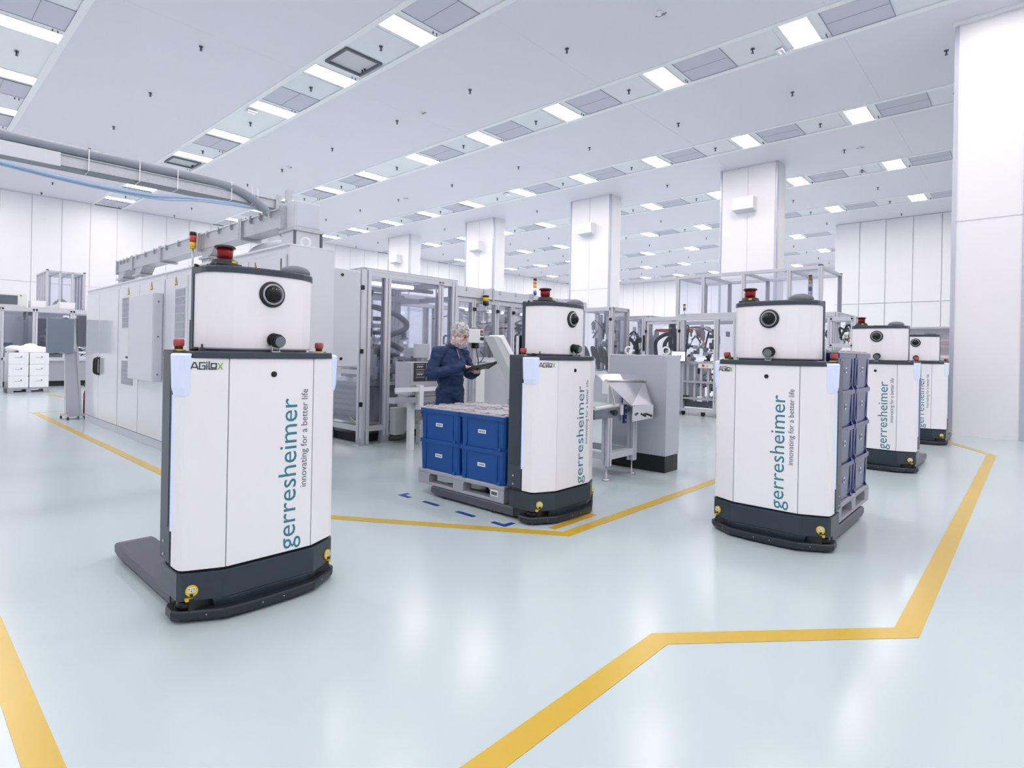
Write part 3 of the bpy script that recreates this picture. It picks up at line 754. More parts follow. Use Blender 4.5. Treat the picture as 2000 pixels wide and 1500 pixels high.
def make_person(loc, rz, HS=1.12):
    t = thing('person', 'worker in navy coverall, hair net and beard cover tapping on a tablet', 'person', loc, rz)
    HM = Matrix.Translation((.03, -.045, 1.535)) @ Matrix.Rotation(R(20), 4, 'Z') @ Matrix.Rotation(R(24), 4, 'X') @ Matrix.Scale(HS, 4)
    h = lambda x, y, z: HM @ Vector((x, y, z))
    # coverall
    b = MB()
    b.ell((0, .01, .98), (.185, .145, .16)); b.ell((0, .005, 1.12), (.182, .142, .17)); b.ell((0, 0, 1.29), (.202, .142, .18)); b.ell((0, .012, 1.405), (.195, .115, .105))
    b.capsule((-.12, .012, 1.43), (-.19, .012, 1.425), .085, .078); b.capsule((.12, .012, 1.43), (.19, .012, 1.425), .085, .078)
    b.capsule((0, .0, 1.44), (0, -.012, 1.50), .085, .068)
    for s in (-1, 1):
        b.capsule((s*.09, .01, .93), (s*.10, -.005, .52), .105, .078); b.capsule((s*.10, -.005, .52), (s*.105, .02, .10), .078, .062)
    RE, RW = (-.295, .015, 1.175), (-.075, -.265, 1.262)
    LE, LW = (.285, -.03, 1.165), (.150, -.275, 1.198)
    for S, E_, W_ in (((-.20, .012, 1.42), RE, RW), ((.20, .012, 1.42), LE, LW)):
        b.capsule(S, E_, .078, .066); b.capsule(E_, W_, .066, .046)
    cv = soft(b, 'coverall', NAVY, t, .010, .017, 3.1, 3)
    zp = [(.0, -.137, 1.37), (.0, -.118, 1.42), (0, -.088, 1.475)]
    MB().tube([(x, y - .004, z) for x, y, z in zp], .005, 6, 4).build('zip', mat('zip_grey', (150, 156, 170), .4, metal=.5), cv)
    MB().lathe([(.072, 1.475), (.078, 1.50), (.071, 1.525), (.066, 1.522), (.066, 1.48)], (0, -.006, 0), n=20).build('collar', NAVY, cv)
    for W_, E_ in ((RW, RE), (LW, LE)):
        d = (Vector(W_) - Vector(E_)).normalized()
        MB().cyl(Vector(W_) + d*.012, Vector(W_) + d*.05, .043, .036, n=16).build('cuff', mat('cuff_navy', (20, 40, 76), .8), cv)
    # body: head, neck, torso core, arms and hands as one continuous surface
    q = MB()
    q.capsule((0, .0, 1.30), (0, -.02, 1.50), .10, .056); q.capsule((0, -.018, 1.48), h(0, .012, .05), .056, .055)
    q.ell((0, .0, 1.1), (.13, .09, .25))
    for s in (-1, 1):
        q.capsule((s*.09, .01, .93), (s*.10, -.005, .52), .06, .05); q.capsule((s*.10, -.005, .52), (s*.105, .02, .08), .05, .04)
    def hell(c, r):
        e = MB().ell((0, 0, 0), r, 18, 12); n0 = len(q.v)
        q._add([h(*(Vector(p) + Vector(c))) for p in e.v], e.f, True)
    hell((0, .008, .135), (.074, .093, .095)); hell((0, -.022, .075), (.062, .072, .075)); hell((0, -.055, .028), (.036, .036, .026))
    for s in (-1, 1): hell((s*.076, .008, .105), (.010, .020, .030)); hell((s*.036, -.066, .088), (.022, .018, .020))
    hell((0, -.086, .128), (.045, .010, .008))
    q.capsule(h(0, -.088, .118), h(0, -.106, .082), .009, .014); q.capsule(h(-.02, -.090, .052), h(.02, -.090, .052), .008, .008)
    for S, E_, W_ in (((-.20, .012, 1.42), RE, RW), ((.20, .012, 1.42), LE, LW)):
        q.capsule((0, .01, 1.40), S, .07, .05); q.capsule(S, E_, .05, .042); q.capsule(E_, W_, .042, .030)
    # right hand: palm, pointing index, curled fingers, thumb
    P = Vector(RW); d = Vector((.75, -.55, .10)).normalized(); up = Vector((0, 0, 1)); sd = d.cross(up).normalized()
    pc = P + d*.065
    q.capsule(P + d*.005, P + d*.04, .028, .032)
    for k, o in enumerate((-.026, -.009, .009, .026)): q.capsule(P + d*.035 + sd*o*.7, P + d*.088 + sd*o, .017, .013)
    idx = [P + d*.088 - sd*.026, P + d*.122 - sd*.026 + Vector((0,0,.002)), P + d*.142 - sd*.027 - Vector((0,0,.014)), P + d*.155 - sd*.028 - Vector((0,0,.032))]
    for a, c in zip(idx, idx[1:]): q.capsule(a, c, .0095, .0085, 10)
    for k, o in enumerate((-.009, .009, .026)):
        f = [P + d*.088 + sd*o, P + d*(.112 - .006*k) + sd*o - Vector((0,0,.012)), P + d*(.104 - .006*k) + sd*o - Vector((0,0,.034)), P + d*(.084 - .004*k) + sd*o - Vector((0,0,.038))]
        for a, c in zip(f, f[1:]): q.capsule(a, c, .0095, .0088, 10)
    th = [P + d*.035 - sd*.024, P + d*.065 - sd*.046 - Vector((0,0,.010)), P + d*.092 - sd*.048 - Vector((0,0,.022))]
    for a, c in zip(th, th[1:]): q.capsule(a, c, .012, .010, 10)
    # left hand: palm up under the tablet, fingers spread below, thumb over its edge
    P = Vector(LW); d = Vector((-.62, -.72, .16)).normalized(); sd = d.cross(Vector((0, 0, 1))).normalized(); n = sd.cross(d)
    for k, o in enumerate((-.028, -.010, .010, .028)):
        q.capsule(P + d*.01 + sd*o*.5, P + d*.082 + sd*o, .020, .014)
        f = [P + d*.082 + sd*o, P + d*(.118 - .004*abs(k-1)) + sd*o*1.15 + n*.006, P + d*(.148 - .008*abs(k-1)) + sd*o*1.25 + n*.016]
        for a, c in zip(f, f[1:]): q.capsule(a, c, .0098, .0088, 10)
    th = [P + d*.03 + sd*.022, P + d*.050 + sd*.052 + n*.012, P + d*.070 + sd*.060 + n*.034]
    for a, c in zip(th, th[1:]): q.capsule(a, c, .0125, .0105, 10)
    bd = soft(q, 'body', SKIN, t, .0065, 0, 0, 2)
    bd['label'] = 'bare face and hands'
    for s in (-1, 1):
        c = h(s*.030, -.083, .112)
        MB().ell(c, (.013, .008, .006), 12, 8).build('eye', mat('eye_dark', (60, 48, 46), .3), bd)
        MB().capsule(h(s*.014, -.094, .132), h(s*.048, -.080, .135), .004, .003, 8).build('eyebrow', HAIR, bd)
    # hair, net, beard cover
    def cap(name, c, r, z_lo, m, wob=.0, z_hi=9, cut=None):
        e = MB().ell((0, 0, 0), r, 28, 18); v = []; 
        for p in e.v:
            w = 1 + wob * mnoise.noise(Vector(p) * 30); v.append(h(p[0]*w + c[0], p[1]*w + c[1], p[2]*w + c[2]))
        loc_ = [(p[0] + c[0], p[1] + c[1], p[2] + c[2]) for p in e.v]
        o = MB(); fs = [f for f in e.f if all((cut(*loc_[i])) for i in f)]
        o._add(v, fs, True)
        return o.build(name, m, t)
    cap('hair', (0, .014, .142), (.079, .095, .093), 0, HAIR, .03, cut=lambda x, y, z: z > .095 + .55 * max(0, -y - .01) * 1.0 and (z > .14 or y > -.02))
    cap('hair_net', (0, .012, .140), (.086, .104, .102), 0, NET, .06, cut=lambda x, y, z: z > .075 + .62 * max(0, -y))
    cap('beard_cover', (0, -.030, .052), (.082, .090, .082), 0, NET, .10, cut=lambda x, y, z: z < .098 - .25 * max(0, -y - .06) and y < .055)
    for s in (-1, 1):
        MB().ell((s*.11, -.055, .045), (.048, .14, .042)).box((s*.11-.045, -.18, .0), (s*.11+.045, .08, .02)).build('shoe', RUBBER, t, .01)
    return t
person = make_person((4.56, 5.12, 0), 0)
tb = thing('tablet', 'black rugged tablet computer held by the worker', 'tablet', (4.56 + .095, 5.12 - .405, 1.272))
TM = Matrix.Rotation(R(-12), 3, 'Z') @ Matrix.Rotation(R(-9), 3, 'Y') @ Matrix.Rotation(R(-20), 3, 'X')
MB().obox((0, 0, 0), (.33, .20, .020), TM).build('case', BLACK, tb, .006)
MB().obox(TM @ Vector((0, 0, .011)), (.27, .155, .002), TM).build('screen', mat('tablet_screen', (60, 66, 76), .12), tb)
for s in (-1, 1): MB().obox(TM @ Vector((s*.150, 0, .0)), (.03, .21, .030), TM).build('corner_guard', RUBBER, tb, .005)

# ------------------------------------------------------------------ frames, panes and machine innards
def prof(cx, cy, w):
    h = w / 2; n = w * .10; d = w * .14
    return [(cx-h,cy-h),(cx-n,cy-h),(cx-n,cy-h+d),(cx+n,cy-h+d),(cx+n,cy-h),(cx+h,cy-h),(cx+h,cy-n),(cx+h-d,cy-n),(cx+h-d,cy+n),(cx+h,cy+n),(cx+h,cy+h),
            (cx+n,cy+h),(cx+n,cy+h-d),(cx-n,cy+h-d),(cx-n,cy+h),(cx-h,cy+h),(cx-h,cy+n),(cx-h+d,cy+n),(cx-h+d,cy-n),(cx-h,cy-n)]
def post(root, x, y, z0, z1, w=.09, m=None): return MB().prism(prof(x, y, w), z0, z1).build('post', m or ALU, root)
def beam(root, a, b, w=.08, h=None, m=None, name='beam'):
    a, b = Vector(a), Vector(b); h = h or w; d = b - a
    if abs(d.x) > abs(d.y): lo, hi = (min(a.x, b.x), a.y - w/2, a.z - h/2), (max(a.x, b.x), a.y + w/2, a.z + h/2)
    else: lo, hi = (a.x - w/2, min(a.y, b.y), a.z - h/2), (a.x + w/2, max(a.y, b.y), a.z + h/2)
    o = MB().box(lo, hi)
    g = h * .10      # groove ridges along the profile
    if abs(d.x) > abs(d.y):
        for s in (-1, 1): o.box((lo[0], lo[1]-.004, a.z + s*h*.3 - g), (hi[0], hi[1]+.004, a.z + s*h*.3 + g))
    else:
        for s in (-1, 1): o.box((lo[0]-.004, lo[1], a.z + s*h*.3 - g), (hi[0]+.004, hi[1], a.z + s*h*.3 + g))
    return o.build(name, m or ALU, root)
def pane(root, a, b, m=None, name='pane'):
    return MB().box(a, b).build(name, m or GLASS, root)
def foot(root, x, y, r=.035, z=.10, m=None):
    return MB().lathe([(r,0),(r,.012),(r*.5,.028),(.009,.03),(.009,z)], (x,y,0), n=14).build('levelling_foot', m or STEEL, root)
def hinge(root, c, s=(.045,.03,.07)): return MB().cbox(c, s).cbox((c[0], c[1]-.004, c[2]+.014), (s[0]*1.15, s[1], .018)).cbox((c[0], c[1]-.004, c[2]-.014), (s[0]*1.15, s[1], .018)).build('hinge', BLACK, root)
def ring_bolt(root, x, y, z):
    b = MB(); n = 14; pts = [(x, y + .045*math.sin(2*math.pi*i/n)*.75 + 0, z + .055 + .045*math.cos(2*math.pi*i/n)) for i in range(n+1)]
    b.tube([(x + .045*math.sin(2*math.pi*i/n)*.7, y - .045*math.sin(2*math.pi*i/n)*.7, z + .055 + .045*math.cos(2*math.pi*i/n)) for i in range(n+1)], .012, 8).cyl((x,y,z),(x,y,z+.02),.02)
    return b.build('lifting_eye', PALE, root)
def signal_tower(loc, label, cols, r=.03, seg=.06, pole=.12, group='signal towers'):
    t = thing('signal_tower', label, 'signal light', loc, 0, group)
    MB().cyl((0,0,0),(0,0,pole),r*.35,n=8).cyl((0,0,0),(0,0,.012),r*1.2,n=12).build('pole', ALU, t)
    z = pole
    for c in cols:
        MB().cyl((0,0,z+.002),(0,0,z+seg-.002),r,n=14).build('segment', c, t); z += seg
    MB().cyl((0,0,z),(0,0,z+seg*.5),r*1.03,n=14).build('cap', BLACK, t)
    return t
PALS = [PALE, GREYM, GREYD, ALU, ALU2, STEEL, HOSED, BLACK]
def clutter(root, lo, hi, n, seed, pal=None):
    """machine innards: every piece a part of its own"""
    r = random.Random(seed); pal = pal or PALS
    U = lambda a, b: r.uniform(a, b)
    P = lambda mg=.05: (U(lo[0]+mg, hi[0]-mg), U(lo[1]+mg, hi[1]-mg), U(lo[2]+mg, hi[2]-mg))
    for i in range(n):
        k = r.choice(('actuator','bracket','guide_rail','plate','motor','valve_block','hose','cable','gripper','bracket','plate'))
        p = P(); m = r.choice(pal); b = MB()
        if k == 'actuator':
            L = U(.12,.3); b.cbox(p,(.07,.07,L)).cyl((p[0],p[1],p[2]-L*.9),(p[0],p[1],p[2]),.014,n=8).cbox((p[0],p[1],p[2]-L*.9),(.06,.06,.025))
        elif k == 'bracket':
            w = U(.08,.22); b.box(p,(p[0]+w,p[1]+.012,p[2]+w)).box(p,(p[0]+w,p[1]+w*.8,p[2]+.012)).box(p,(p[0]+.012,p[1]+w*.6,p[2]+w*.6))
        elif k == 'guide_rail':
            L = U(.3,.7); e = min(hi[0]-.02, p[0]+L); b.box((p[0],p[1],p[2]),(e,p[1]+.05,p[2]+.04)).box((p[0]+.01,p[1]+.012,p[2]+.04),(e-.01,p[1]+.038,p[2]+.055)).box((p[0]+.1,p[1]-.01,p[2]+.045),(p[0]+.19,p[1]+.06,p[2]+.08))
        elif k == 'plate':
            w, h = U(.1,.3), U(.12,.35); b.box(p,(p[0]+w,p[1]+.01,p[2]+h))
            for (a, c) in ((.1,.1),(.9,.1),(.1,.9),(.9,.9)): b.cyl((p[0]+w*a,p[1]-.008,p[2]+h*c),(p[0]+w*a,p[1],p[2]+h*c),.009,n=6)
        elif k == 'motor':
            b.cyl((p[0],p[1],p[2]),(p[0],p[1],p[2]+.14),.045,n=12).cbox((p[0],p[1],p[2]-.02),(.1,.1,.04)).cyl((p[0],p[1],p[2]+.14),(p[0],p[1],p[2]+.17),.03,n=10)
        elif k == 'valve_block':
            q = r.randint(3,6); b.box(p,(p[0]+.05*q,p[1]+.08,p[2]+.03))
            for j in range(q): b.box((p[0]+.05*j+.006,p[1]+.01,p[2]+.03),(p[0]+.05*j+.044,p[1]+.07,p[2]+.09)).cyl((p[0]+.05*j+.025,p[1],p[2]+.05),(p[0]+.05*j+.025,p[1]-.03,p[2]+.05),.01,n=6)
        elif k == 'gripper':
            b.cbox(p,(.12,.1,.08))
            for s in (-1,1): b.cbox((p[0]+s*.04,p[1],p[2]-.08),(.02,.05,.1))
        else:
            q = P(); md = ((p[0]+q[0])/2+U(-.1,.1),(p[1]+q[1])/2+U(-.1,.1),max(p[2],q[2])+U(0,.12))
            md = tuple(min(max(c,a),d) for c,a,d in zip(md,lo,hi))
            b.tube([p,md,q],.022 if k=='hose' else .009,6,6); m = r.choice((HOSED,HOSE)) if k=='hose' else r.choice((ORANGE,BLACK,BLUEC,GREYM))
        b.build(k, m, root)
def warn_sign(root, c, s=.11, axis='x'):
    """yellow triangle with a black edge and bolt, on a face looking towards -X"""
    x, y, z = c
    tri = lambda k, dx: [(x+dx, y+s*k*.5, z-s*k*.45), (x+dx, y-s*k*.5, z-s*k*.45), (x+dx, y, z+s*k*.62)]
    b = MB()
    if axis == 'x':
        o = b.loft([tri(1,-.001), tri(1,-.003)]).build('warning_sign', INKD, root)
        MB().loft([tri(.78,-.003), tri(.78,-.004)]).build('sign_face', YELLOW, o)
        MB().face([(x-.0045,y+.004,z+s*.28),(x-.0045,y+.016,z),(x-.0045,y+.002,z),(x-.0045,y+.004,z-s*.28),(x-.0045,y-.014,z+s*.04),(x-.0045,y-.002,z+s*.04)]).build('bolt_symbol', INKD, o)
    return o
def grille(root, x, y0, y1, z0, z1, n=6):
    g = MB().box((x-.004,y0,z0),(x,y1,z1)).build('grille', mat('grille_grey', (188,192,204), .5), root)
    dz = (z1 - z0) / n
    for k in range(n):
        b = MB()
        for j in range(5): b.box((x-.010,y0+.01,z0+k*dz+.012+j*dz*.17),(x-.004,y1-.01,z0+k*dz+.012+j*dz*.17+dz*.08))
        b.build('louvre', GREYM, g)

# ------------------------------------------------------------------ row of electrical cabinets (fronts look towards -X)
CH, PL = 2.46, .12
def cabinet(name, label, y0, y1, doors, seal=False):
    t = thing(name, label, 'cabinet', (2.62, (y0+y1)/2, 0), 0, 'electrical cabinets in the row')
    o = -(y0+y1)/2
    MB().box((.025, y0+o, PL),(.50, y1+o, CH-.02)).build('body', GREYP, t)
    MB().box((.0, y0+o, CH-.02),(.50, y1+o, CH)).build('roof', GREYP, t, .004)
    MB().box((.01, y0+o, 0),(.49, y1+o, PL)).build('plinth', mat('plinth_grey', (196,199,208), .4), t)
    ds = []
    for (a, b) in doors:
        ds.append(MB().box((0, a+o+.008, PL+.012),(.022, b+o-.008, CH-.10)).build('door', GREYC, t, .004))
    return t, o, ds
c1, o1, d1 = cabinet('electrical_cabinet', 'double door grey cabinet with black handles at the far end of the row', 11.12, 13.3, [(11.13,12.33),(12.33,13.29)])
for yy in (12.33 + .07, 12.33 - .07):
    MB().tube([(.0,yy+o1,.92),(-.05,yy+o1,.95),(-.055,yy+o1,1.06),(-.05,yy+o1,1.18),(0,yy+o1,1.21)],.016,8,3).box((-.010,yy+o1-.014,.90),(0,yy+o1+.014,1.23)).build('handle', BLACK, d1[1] if yy > 12.33 else d1[0])
c2, o2, d2 = cabinet('electrical_cabinet', 'grey cabinet with louvred vents and a cooling unit on its door', 8.85, 11.11, [(10.0,11.10),(8.86,9.99)])
grille(d2[0], 0, 10.25+o2, 10.88+o2, 1.72, 2.20); grille(d2[0], 0, 10.25+o2, 10.88+o2, .82, 1.20)
MB().box((-.006,10.45+o2,1.24),(0,10.65+o2,1.27)).build('name_plate', INKD, d2[0])
warn_sign(d2[0], (0, 10.55+o2, 2.29)); warn_sign(d2[1], (0, 9.42+o2, 2.30))
c3, o3, d3 = cabinet('electrical_cabinet', 'grey cabinet with louvred vents partly behind the nearest robot', 7.09, 8.84, [(7.97,8.83),(7.10,7.96)])
grille(d3[0], 0, 8.05+o3, 8.42+o3, 1.55, 2.20); warn_sign(d3[0], (0, 8.4+o3, 2.30))
c4, o4, d4 = cabinet('electrical_cabinet', 'grey cabinet at the near end of the row behind the nearest robot', 5.32, 7.08, [(6.2,7.07),(5.36,6.19)])
warn_sign(d4[1], (0, 6.02+o4, 2.25), .14)
MB().box((-.004,5.44+o4,1.2),(0,5.455+o4,2.32)).build('door_seal', BLACK, d4[1])
for (t, yy) in ((c2, 10.9+o2), (c4, 5.45+o4), (c3, 8.6+o3)): ring_bolt(t, .25, yy, CH)
au = thing('cooling_unit', 'grey box cooling unit mounted proud on the cabinet row', 'cooling unit', (2.62, 9.45, .95), 0)
MB().box((-.12,-.56,0),(-.005,.60,1.22)).build('housing', mat('cooler_grey', (204,206,216), .3), au, .006)
MB().box((-.125,-.545,.012),(-.12,.585,1.208)).build('front_cover', mat('cooler_grey2', (208,210,220), .3), au)
b = MB()
for z in (.1,.62,1.1): b.cyl((-.06,-.56,z),(-.06,-.566,z),.012,n=8)
b.build('screw', GREYD, au)
b = MB()
# second control cabinet standing on a frame, behind the near robot
ct = thing('control_cabinet', 'raised grey control cabinet beside the glazed machine corner', 'cabinet', (3.44, 6.36, 0))
MB().box((0,.012,1.22),(.65,1.0,2.45)).build('body', GREYP, ct, .004)
MB().box((.012,0,1.235),(.638,.012,2.44)).build('side_cover', mat('cover_grey', (216,218,227), .25, coat=.2), ct, .003)
MB().box((-.02,.06,1.24),(-.0,.97,2.40)).build('door', GREYC, ct, .003)
MB().box((-.024,.11,1.3),(-.02,.125,2.38)).build('door_seal', BLACK, ct)
warn_sign(ct, (-.02,.6,2.30), .12)
b = MB()
for z in (1.33, 2.37): b.cyl((.40,.0,z),(.40,-.012,z),.018,n=10)
b.build('screw', BLACK, ct)
for (x, y) in ((.06,.95),(.6,.95),(.06,.55)): MB().prism(prof(x,y,.08),0,1.22).build('leg', ALU, ct)
ring_bolt(ct, .5, .8, 2.45)
cd = thing('conduit', 'pale corrugated conduit arching off the cabinet roofs', 'conduit', (0,0,0))
MB().tube([(2.95,6.9,2.465),(3.0,6.9,2.6),(3.35,7.0,2.74),(3.75,7.15,2.72),(4.0,7.22,2.55),(4.05,7.24,2.45)],.05,10,8).build('hose', mat('conduit_grey', (196,202,216), .4), cd)
MB().cyl((4.05,7.24,2.45),(4.05,7.24,2.50),.07).build('gland', GREYM, cd)

# ------------------------------------------------------------------ wireway on the cabinet roofs
wd = thing('wireway', 'galvanised wireway with clips stepping along the cabinet roofs', 'cable duct', (2.96, 0, 0))
segs = [(12.25,11.35),(11.30,9.9),(9.85,8.3),(8.25,7.0),(6.95,5.95)]
for k, (ya, yb) in enumerate(segs):
    MB().box((-.10,yb,2.74),(.10,ya,2.93)).build('duct', GALV, wd)
    MB().box((-.115,yb,2.93),(.115,ya,2.945)).build('cover', mat('galv_light', (214,218,224), .4, metal=.4), wd)
    for y in (ya, yb): MB().box((-.125,y-.02,2.71),(.125,y+.02,2.96)).build('flange', GALV, wd)
    for y in (ya-.25, (ya+yb)/2, yb+.25): MB().box((-.125,y-.012,2.87),(-.10,y+.012,2.955)).cyl((-.125,y,2.90),(-.135,y,2.90),.014,n=8).build('clip', STEEL, wd)
for y in (12.1, 11.1, 8.1):
    MB().loft([[(-.09,y-.13,2.461),(.09,y-.13,2.461),(.09,y+.13,2.461),(-.09,y+.13,2.461)],[(-.09,y-.13,2.62),(.09,y-.13,2.62),(.09,y+.13,2.62),(-.09,y+.13,2.62)],[(-.09,y-.32,2.75),(.09,y-.32,2.75),(.09,y+.12,2.75),(-.09,y+.12,2.75)]]).build('drop_elbow', GALV, wd)
    MB().box((-.12,y-.16,2.60),(.12,y+.16,2.63)).build('flange', GALV, wd)
tw = thing('wireway_tower', 'galvanised junction tower where the overhead tray meets the cabinets', 'cable duct', (3.02, 6.0, 0))
MB().box((-.13,-.28,2.461),(.15,.02,2.70)).build('riser', mat('riser_plate', (206,210,218), .35, metal=.3), tw)
MB().box((-.15,-.30,2.68),(.19,.04,2.71)).build('flange', GALV, tw)
MB().box((-.12,-.27,2.71),(.16,.01,3.00)).build('junction_box', mat('junction_plate', (218,222,230), .35, metal=.3), tw)
MB().box((-.11,-.275,2.73),(.15,-.27,2.98)).build('lid', mat('junction_lid', (206,212,224), .35), tw)
for x in (-.13, .17): MB().box((x-.012,-.29,2.46),(x+.012,-.27,2.69)).build('rod', GREYD, tw)
MB().box((-.08,.0,2.90),(-.02,.06,3.16)).build('strut', GALV, tw)
tr = thing('cable_tray', 'galvanised overhead cable tray crossing the upper left corner', 'cable tray', (0, 6.5, 3.06))
TX0, TX1 = -1.2, 3.32
for y in (-.10, .10):
    MB().box((TX0,y-.006,-.03),(TX1,y+.006,.07)).build('side_rail', GALV, tr)
    MB().box((TX0,y-.02,.06),(TX1,y+.02,.07)).build('rail_lip', GALV, tr)
MB().box((TX0,-.10,-.03),(TX1,.10,-.024)).build('tray_floor', mat('tray_underside', (150,154,160), .5, metal=.5), tr)
MB().box((.62,-.125,-.045),(1.05,-.106,.075)).build('splice_plate', mat('galv_light', (214,218,224)), tr)
MB().box((.1,-.12,-.06),(.6,-.106,-.01)).build('splice_plate', GALV, tr)
for x in (3.02,): MB().box((x-.03,-.13,-.10),(x+.03,-.10,.12)).build('bracket', GALV, tr)
for x in (1.25, 1.65, 1.98, 2.5, 2.72, 2.78): MB().box((x-.004,-.145,-.05),(x+.004,-.14,.16)).box((x-.004,-.145,.155),(x+.004,.0,.16)).box((x-.004,-.145,-.05),(x+.004,.0,-.045)).build('cable_tie', WHITE, tr)
pc = thing('power_conduit', 'thick grey conduit lying on the overhead tray and bending down', 'conduit', (0, 6.42, 3.06))
MB().tube([(-1.2,-.02,.12),(.5,-.02,.12),(1.6,-.02,.115),(2.35,-.02,.11),(2.66,-.04,.05),(2.86,-.10,-.10),(2.96,-.2,-.25),(2.98,-.36,-.45)],.045,10,6).build('hose', mat('conduit_dark', (140,148,160), .45), pc)
ac = thing('air_line', 'pale blue air hoses sagging under the overhead tray', 'hose', (0, 6.42, 3.06))
MB().tube([(-1.2,0,-.02),(.3,-.03,-.08),(1.1,-.03,-.14),(1.7,-.03,-.15),(2.1,-.03,-.10),(2.6,-.03,-.07),(2.9,-.03,-.10)],.016,8,6).build('hose', BLUEC, ac)
MB().tube([(-1.2,.02,-.05),(.3,.0,-.10),(1.2,.0,-.16),(1.8,-.02,-.17),(2.2,-.03,-.11),(2.7,-.03,-.08)],.012,8,6).build('hose', BLUEC, ac)
signal_tower((2.78, 8.3, 2.46), 'signal tower with red and yellow segments on the cabinet row', [YELLOW, mat('tower_red', (196,60,50), .4)], .04, .09, .28)

# ------------------------------------------------------------------ operator panel on a wheeled stand, extinguisher
hp_ = thing('operator_panel', 'slate grey operator panel on a slanted steel stand with castors', 'control panel', (2.42, 13.75, 0), R(6))
MB().loft([[(-.02,-.07,.10),(.20,-.07,.10),(.20,.03,.10),(-.02,.03,.10)], [(-.02,.06,1.30),(.17,.06,1.30),(.17,.12,1.30),(-.02,.12,1.30)]]).build('column', STEEL, hp_)
MB().loft([[(.20,-.08,.10),(.235,-.08,.10),(.235,.04,.10),(.20,.04,.10)], [(.13,.07,1.95),(.165,.07,1.95),(.165,.16,1.95),(.13,.16,1.95)]]).build('side_arm', STEEL, hp_)
MB().box((-.32,-.03,1.27),(.10,.05,1.93)).build('screen_housing', mat('panel_slate', (124,138,150), .45), hp_, .006)
MB().box((.165,-.02,1.40),(.30,.10,2.0)).build('back_box', GREYD, hp_)
MB().box((-.04,-.22,.06),(.26,.2,.10)).build('base', STEEL, hp_)
for (x, y) in ((-.03,-.2),(.25,-.2),(-.03,.18),(.25,.18)): MB().cyl((x-.012,y,.03),(x+.012,y,.03),.03,n=12).build('castor', BLACK, hp_)
fe = thing('fire_extinguisher', 'dark red extinguisher behind the operator panel stand', 'extinguisher', (2.80, 14.0, 0))
MB().lathe([(.07,0),(.07,.45),(.05,.52),(.02,.55),(.02,.6)],n=16).build('bottle', REDD, fe); MB().box((-.05,-.02,.6),(.05,.02,.66)).build('valve', BLACK, fe)

# ------------------------------------------------------------------ glazed assembly machine (front glass looks towards -Y)
ma = thing('glazed_machine', 'glazed assembly machine with thick zigzag hose left of the worker', 'machine', (4.93, 7.55, 0))
post(ma, .02, 0, .0, 2.66, .14); post(ma, .41, 0, .10, 2.62, .11); post(ma, 1.50, 0, .9, 2.62, .10); post(ma, 1.80, 0, .0, 2.66, .12)
post(ma, .05, 1.0, .0, 2.62, .09); post(ma, .02, 1.95, 0, 2.62, .09); post(ma, 1.80, 1.95, 0, 2.62, .09); post(ma, 1.0, 1.95, .9, 2.62, .09)
for (x, y) in ((.02,0),(.41,0),(.05,1.0)):
    MB().loft([[(x-.13,y-.10,0),(x+.13,y-.10,0),(x+.13,y+.06,0),(x-.13,y+.06,0)],[(x-.12,y-.09,.012),(x+.12,y-.09,.012),(x+.12,y+.05,.012),(x-.12,y+.05,.012)]]).loft([[(x-.09,y-.06,.012),(x+.09,y-.06,.012),(x+.09,y+.04,.012),(x-.09,y+.04,.012)],[(x-.05,y-.05,.22),(x+.05,y-.05,.22),(x+.05,y+.04,.22),(x-.05,y+.04,.22)]]).build('foot_plate', ALU2, ma)
beam(ma, (.02,0,2.62), (1.86,0,2.62), .10, .11); beam(ma, (.02,0,2.62), (.02,1.95,2.62), .10, .11); beam(ma, (.02,1.95,2.62), (1.86,1.95,2.62), .09, .10); beam(ma, (1.80,0,2.62), (1.80,1.95,2.62), .09, .10)
pane(ma, (-.05,-.05,2.68), (1.88,2.0,2.69), None, 'roof_pane')
beam(ma, (.02,0,.24), (.41,0,.24), .09, .08); beam(ma, (.02,0,.24), (.02,1.0,.24), .09, .08); beam(ma, (.02,0,1.10), (.02,1.0,1.10), .08, .07)
pane(ma, (.09,-.01,.30), (.36,.0,2.56)); pane(ma, (.47,-.01,.98), (1.45,.0,2.56)); pane(ma, (1.56,-.01,.98), (1.74,.0,2.56)); pane(ma, (.02,.06,.30), (.03,.95,2.56))
pane(ma, (.10,1.95,.98), (.95,1.96,2.55)); pane(ma, (1.05,1.95,.98), (1.75,1.96,2.55))
for z in (2.38, 1.42, .62): hinge(ma, (-.06,-.06,z))
beam(ma, (.1,.5,2.50), (1.75,.5,2.50), .07, .06, ALU2); beam(ma, (.1,.9,2.35), (1.75,.9,2.35), .08, .09, ALU); beam(ma, (.45,1.35,2.45), (1.75,1.35,2.45), .07, .06, ALU2)
MB().cyl((.25,.35,2.52),(1.2,.35,2.52),.03,n=8).build('tube_lamp', mat('tube_glow', (255,255,255), .4, emit=(250,252,255), power=3.0), ma)
post(ma, 1.05, .9, .9, 2.35, .10, ALU2); post(ma, .72, .9, 1.2, 2.35, .07, ALU); post(ma, 1.32, .95, .9, 2.55, .09); post(ma, 1.58, 1.4, .9, 2.6, .09); post(ma, .30, 1.4, .9, 2.6, .08)
for k in range(6): MB().box((.80,.86,1.35+.12*k),(.92,.93,1.42+.12*k)).build('sensor_block', HOSED if k % 2 else GREYM, ma)
MB().tube([(.12,.20,2.02),(.22,.17,2.12),(.42,.15,2.10),(.70,.15,2.03),(.92,.15,1.90),(.88,.15,1.79),(.66,.15,1.71),(.48,.15,1.65),(.50,.16,1.60),(.70,.16,1.52),(.86,.17,1.46)],.046,10,7).build('zigzag_hose', HOSE, ma)
